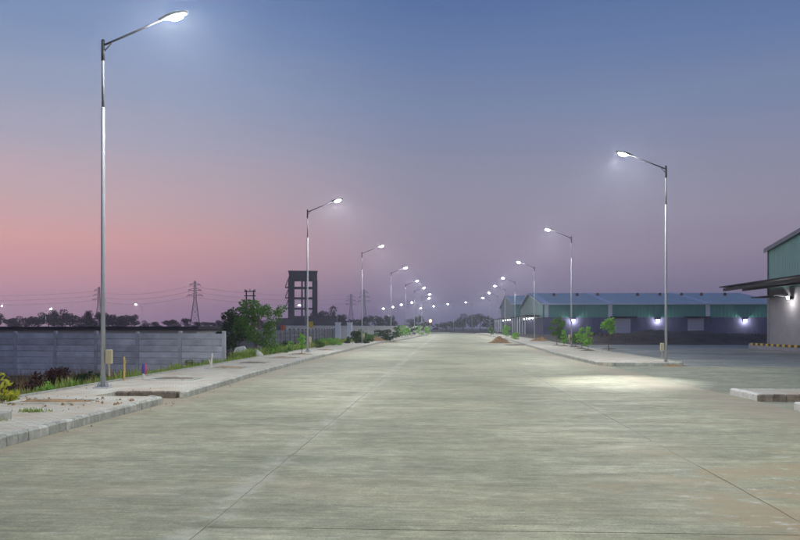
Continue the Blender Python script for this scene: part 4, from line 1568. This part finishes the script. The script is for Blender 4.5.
# saplings on the right walkway
rs_ = [(557, 69, 2.55, .72, 'leaf', 'bushiest sapling of the right walkway, next to the soil heap', 1500, .09, .25),
       (564, 66, 1.45, .34, 'leaf_bright', 'slim sapling between the bushiest sapling and the lamp post', 520, .075, .2),
       (575.5, 63.6, 1.35, .36, 'leaf', 'dull green sapling just beside the lamp post among saplings', 460, .075, .2),
       (581.5, 58.5, 1.75, .40, 'leaf_bright', 'tall narrow sapling, first of the pair past the lamp post', 700, .075, .18),
       (588, 53.6, 1.72, .34, 'leaf_bright', 'tall narrow sapling, second of the pair past the lamp post', 640, .07, .18),
       (608.5, 58, 2.42, .52, 'leaf_bright', 'bright green sapling with bare thin stem standing apart on right walkway', 560, .10, .55),
       (506, 120, 2.0, .62, 'leaf_bright', 'bright bushy young tree past the orange brown soil heap', 520, .11, .2),
       (491, 150, 2.0, .6, 'leaf', 'farther young tree past the orange brown soil heap', 420, .12, .2),
       (515, 104, .9, .6, 'leaf_bright', 'low bright plant behind the orange brown soil heap', 420, .09, .1)]
for k, (px, d, h, rx, mt, lab, n, sz, th) in enumerate(rs_):
    x, y = at(px, d)
    make_tree('sapling', lab, 'sapling', (x, y, .14), h, rx, 80 + k, 9, n, sz, .022, mt, th, cl_r=.42)
    if k < 6:
        tg = heap('soil_mound', 'little soil mound at the stem of the ' + lab.split(',')[0].replace('sapling', 'sapling', 1), (x, y, .15), .5, .42, .1, 'soil_grey', 90 + k)
        tg['label'] = ['soil mound under the bushiest sapling', 'soil mound under the slim sapling by bushiest one', 'soil mound under the dull green sapling',
                       'soil mound under the first tall narrow sapling', 'soil mound under the second tall narrow sapling', 'soil mound under the lone bare stemmed sapling'][k]

# ------------------------------------------------------------------ grass
r = random.Random(5)
pts = []
for k in range(9000):
    y = r.uniform(12, 58)
    x = BACK(y) - .12 - abs(r.gauss(0, .55))
    c = .5 + .5 * math.sin(y * 2.1) * math.sin(y * .73 + x)
    if r.random() < .25 + .75 * c:
        pts.append((x, y, ground_z(x, y), .5 + .7 * c))
tag(blades('grass', pts, .1, .34, M['grass'], 1), 'green grass fringe along the back edge of left walkway', None, None, 'stuff')
pts = []
for k in range(24000):
    y = 39 + 61 * r.random() ** 1.4
    x = -10.05 - r.random() ** 1.5 * 2.6
    pts.append((x, y, ground_z(x, y), .6 + .6 * r.random()))
tag(blades('grass', pts, .22, .6, M['grass'], 2, .026), 'thick green grass on the bank before the long panel wall', None, None, 'stuff')
pts = []
for k in range(5000):
    y = r.uniform(14, 42)
    x = r.uniform(-19, -10.3)
    pts.append((x, y, ground_z(x, y), .6 + .6 * r.random()))
tag(blades('dry_grass', pts, .2, .55, M['grass_dry'], 3, .014), 'brown dry grass at the foot of the panel wall', None, None, 'stuff')
pts = []
for k in range(9000):
    x = r.uniform(16, 85)
    y = r.uniform(83, 98)
    pts.append((x, y, .4 + .4 * smooth01((y - 83) / 5) - .5 * smooth01((y - 93) / 6), 1))
tag(blades('dry_scrub', pts, .12, .38, leaf_mat('scrub', (.05, .035, .03), (.13, .09, .06), .2), 4, .02), 'dark brown dry scrub covering the bank behind the yard', None, None, 'stuff')
for (x, y, lab) in ((-7.6, 12.9, 'grass tuft growing in walkway joint beside the raised tree pit'), (-7.55, 14.3, 'small grass tuft in walkway before the soil pit')):
    pts = [(x + r.gauss(0, .16), y + r.gauss(0, .07), .15, 1) for _ in range(150)]
    tag(blades('grass_tuft', pts, .03, .09, M['grass'], 6, .006, .8), lab, None, None, 'stuff')

# crumbs of soil and small stones on the walkway and at the kerb foot
import bmesh
crumb = MB()
for k in range(300):
    if r.random() < .55:
        y = r.uniform(12, 30)
        x = KL(y) + abs(r.gauss(0, .22))
        z = .004
    else:
        y = r.uniform(12.5, 20)
        x = r.uniform(-9.2, -6.6)
        z = .153
        if 17.6 < y < 19.1:
            continue
    s = .006 + .022 * r.random() ** 3
    if k % 3 == 0:
        x, y, z = r.gauss(-8.0, .75), r.gauss(16.2, .45), .155
        x = max(-9.3, min(-6.6, x))
        s = .012 + .045 * r.random() ** 2
    a = r.uniform(0, 6)
    crumb.add([(x + s * math.cos(a), y + s * math.sin(a), z), (x + s * math.cos(a + 2), y + s * math.sin(a + 2), z), (x + s * math.cos(a + 4), y + s * math.sin(a + 4), z), (x, y, z + s)],
              [(0, 1, 3), (1, 2, 3), (2, 0, 3)])
tag(crumb.build('crumbs', M['soil']), 'crumbs of brown soil strewn on walkway and kerb foot', None, None, 'stuff')

# ------------------------------------------------------------------ haze
hz = MB().box(-1600, 1600, -400, 1600, -2.2, 44).build('haze', None)
hz.data.materials.clear()
hm_ = bpy.data.materials.new('haze')
hm_.use_nodes = True
t = hm_.node_tree
t.nodes.clear()
pv = N(t, 'ShaderNodeVolumePrincipled')
pv.inputs['Color'].default_value = (.72, .76, .92, 1)
pv.inputs['Density'].default_value = 0.00043
pv.inputs['Anisotropy'].default_value = 0.78
ou = N(t, 'ShaderNodeOutputMaterial')
t.links.new(pv.outputs[0], ou.inputs['Volume'])
hz.data.materials.append(hm_)
tag(hz, 'thin bluish evening haze over the whole place', None, None, 'stuff')
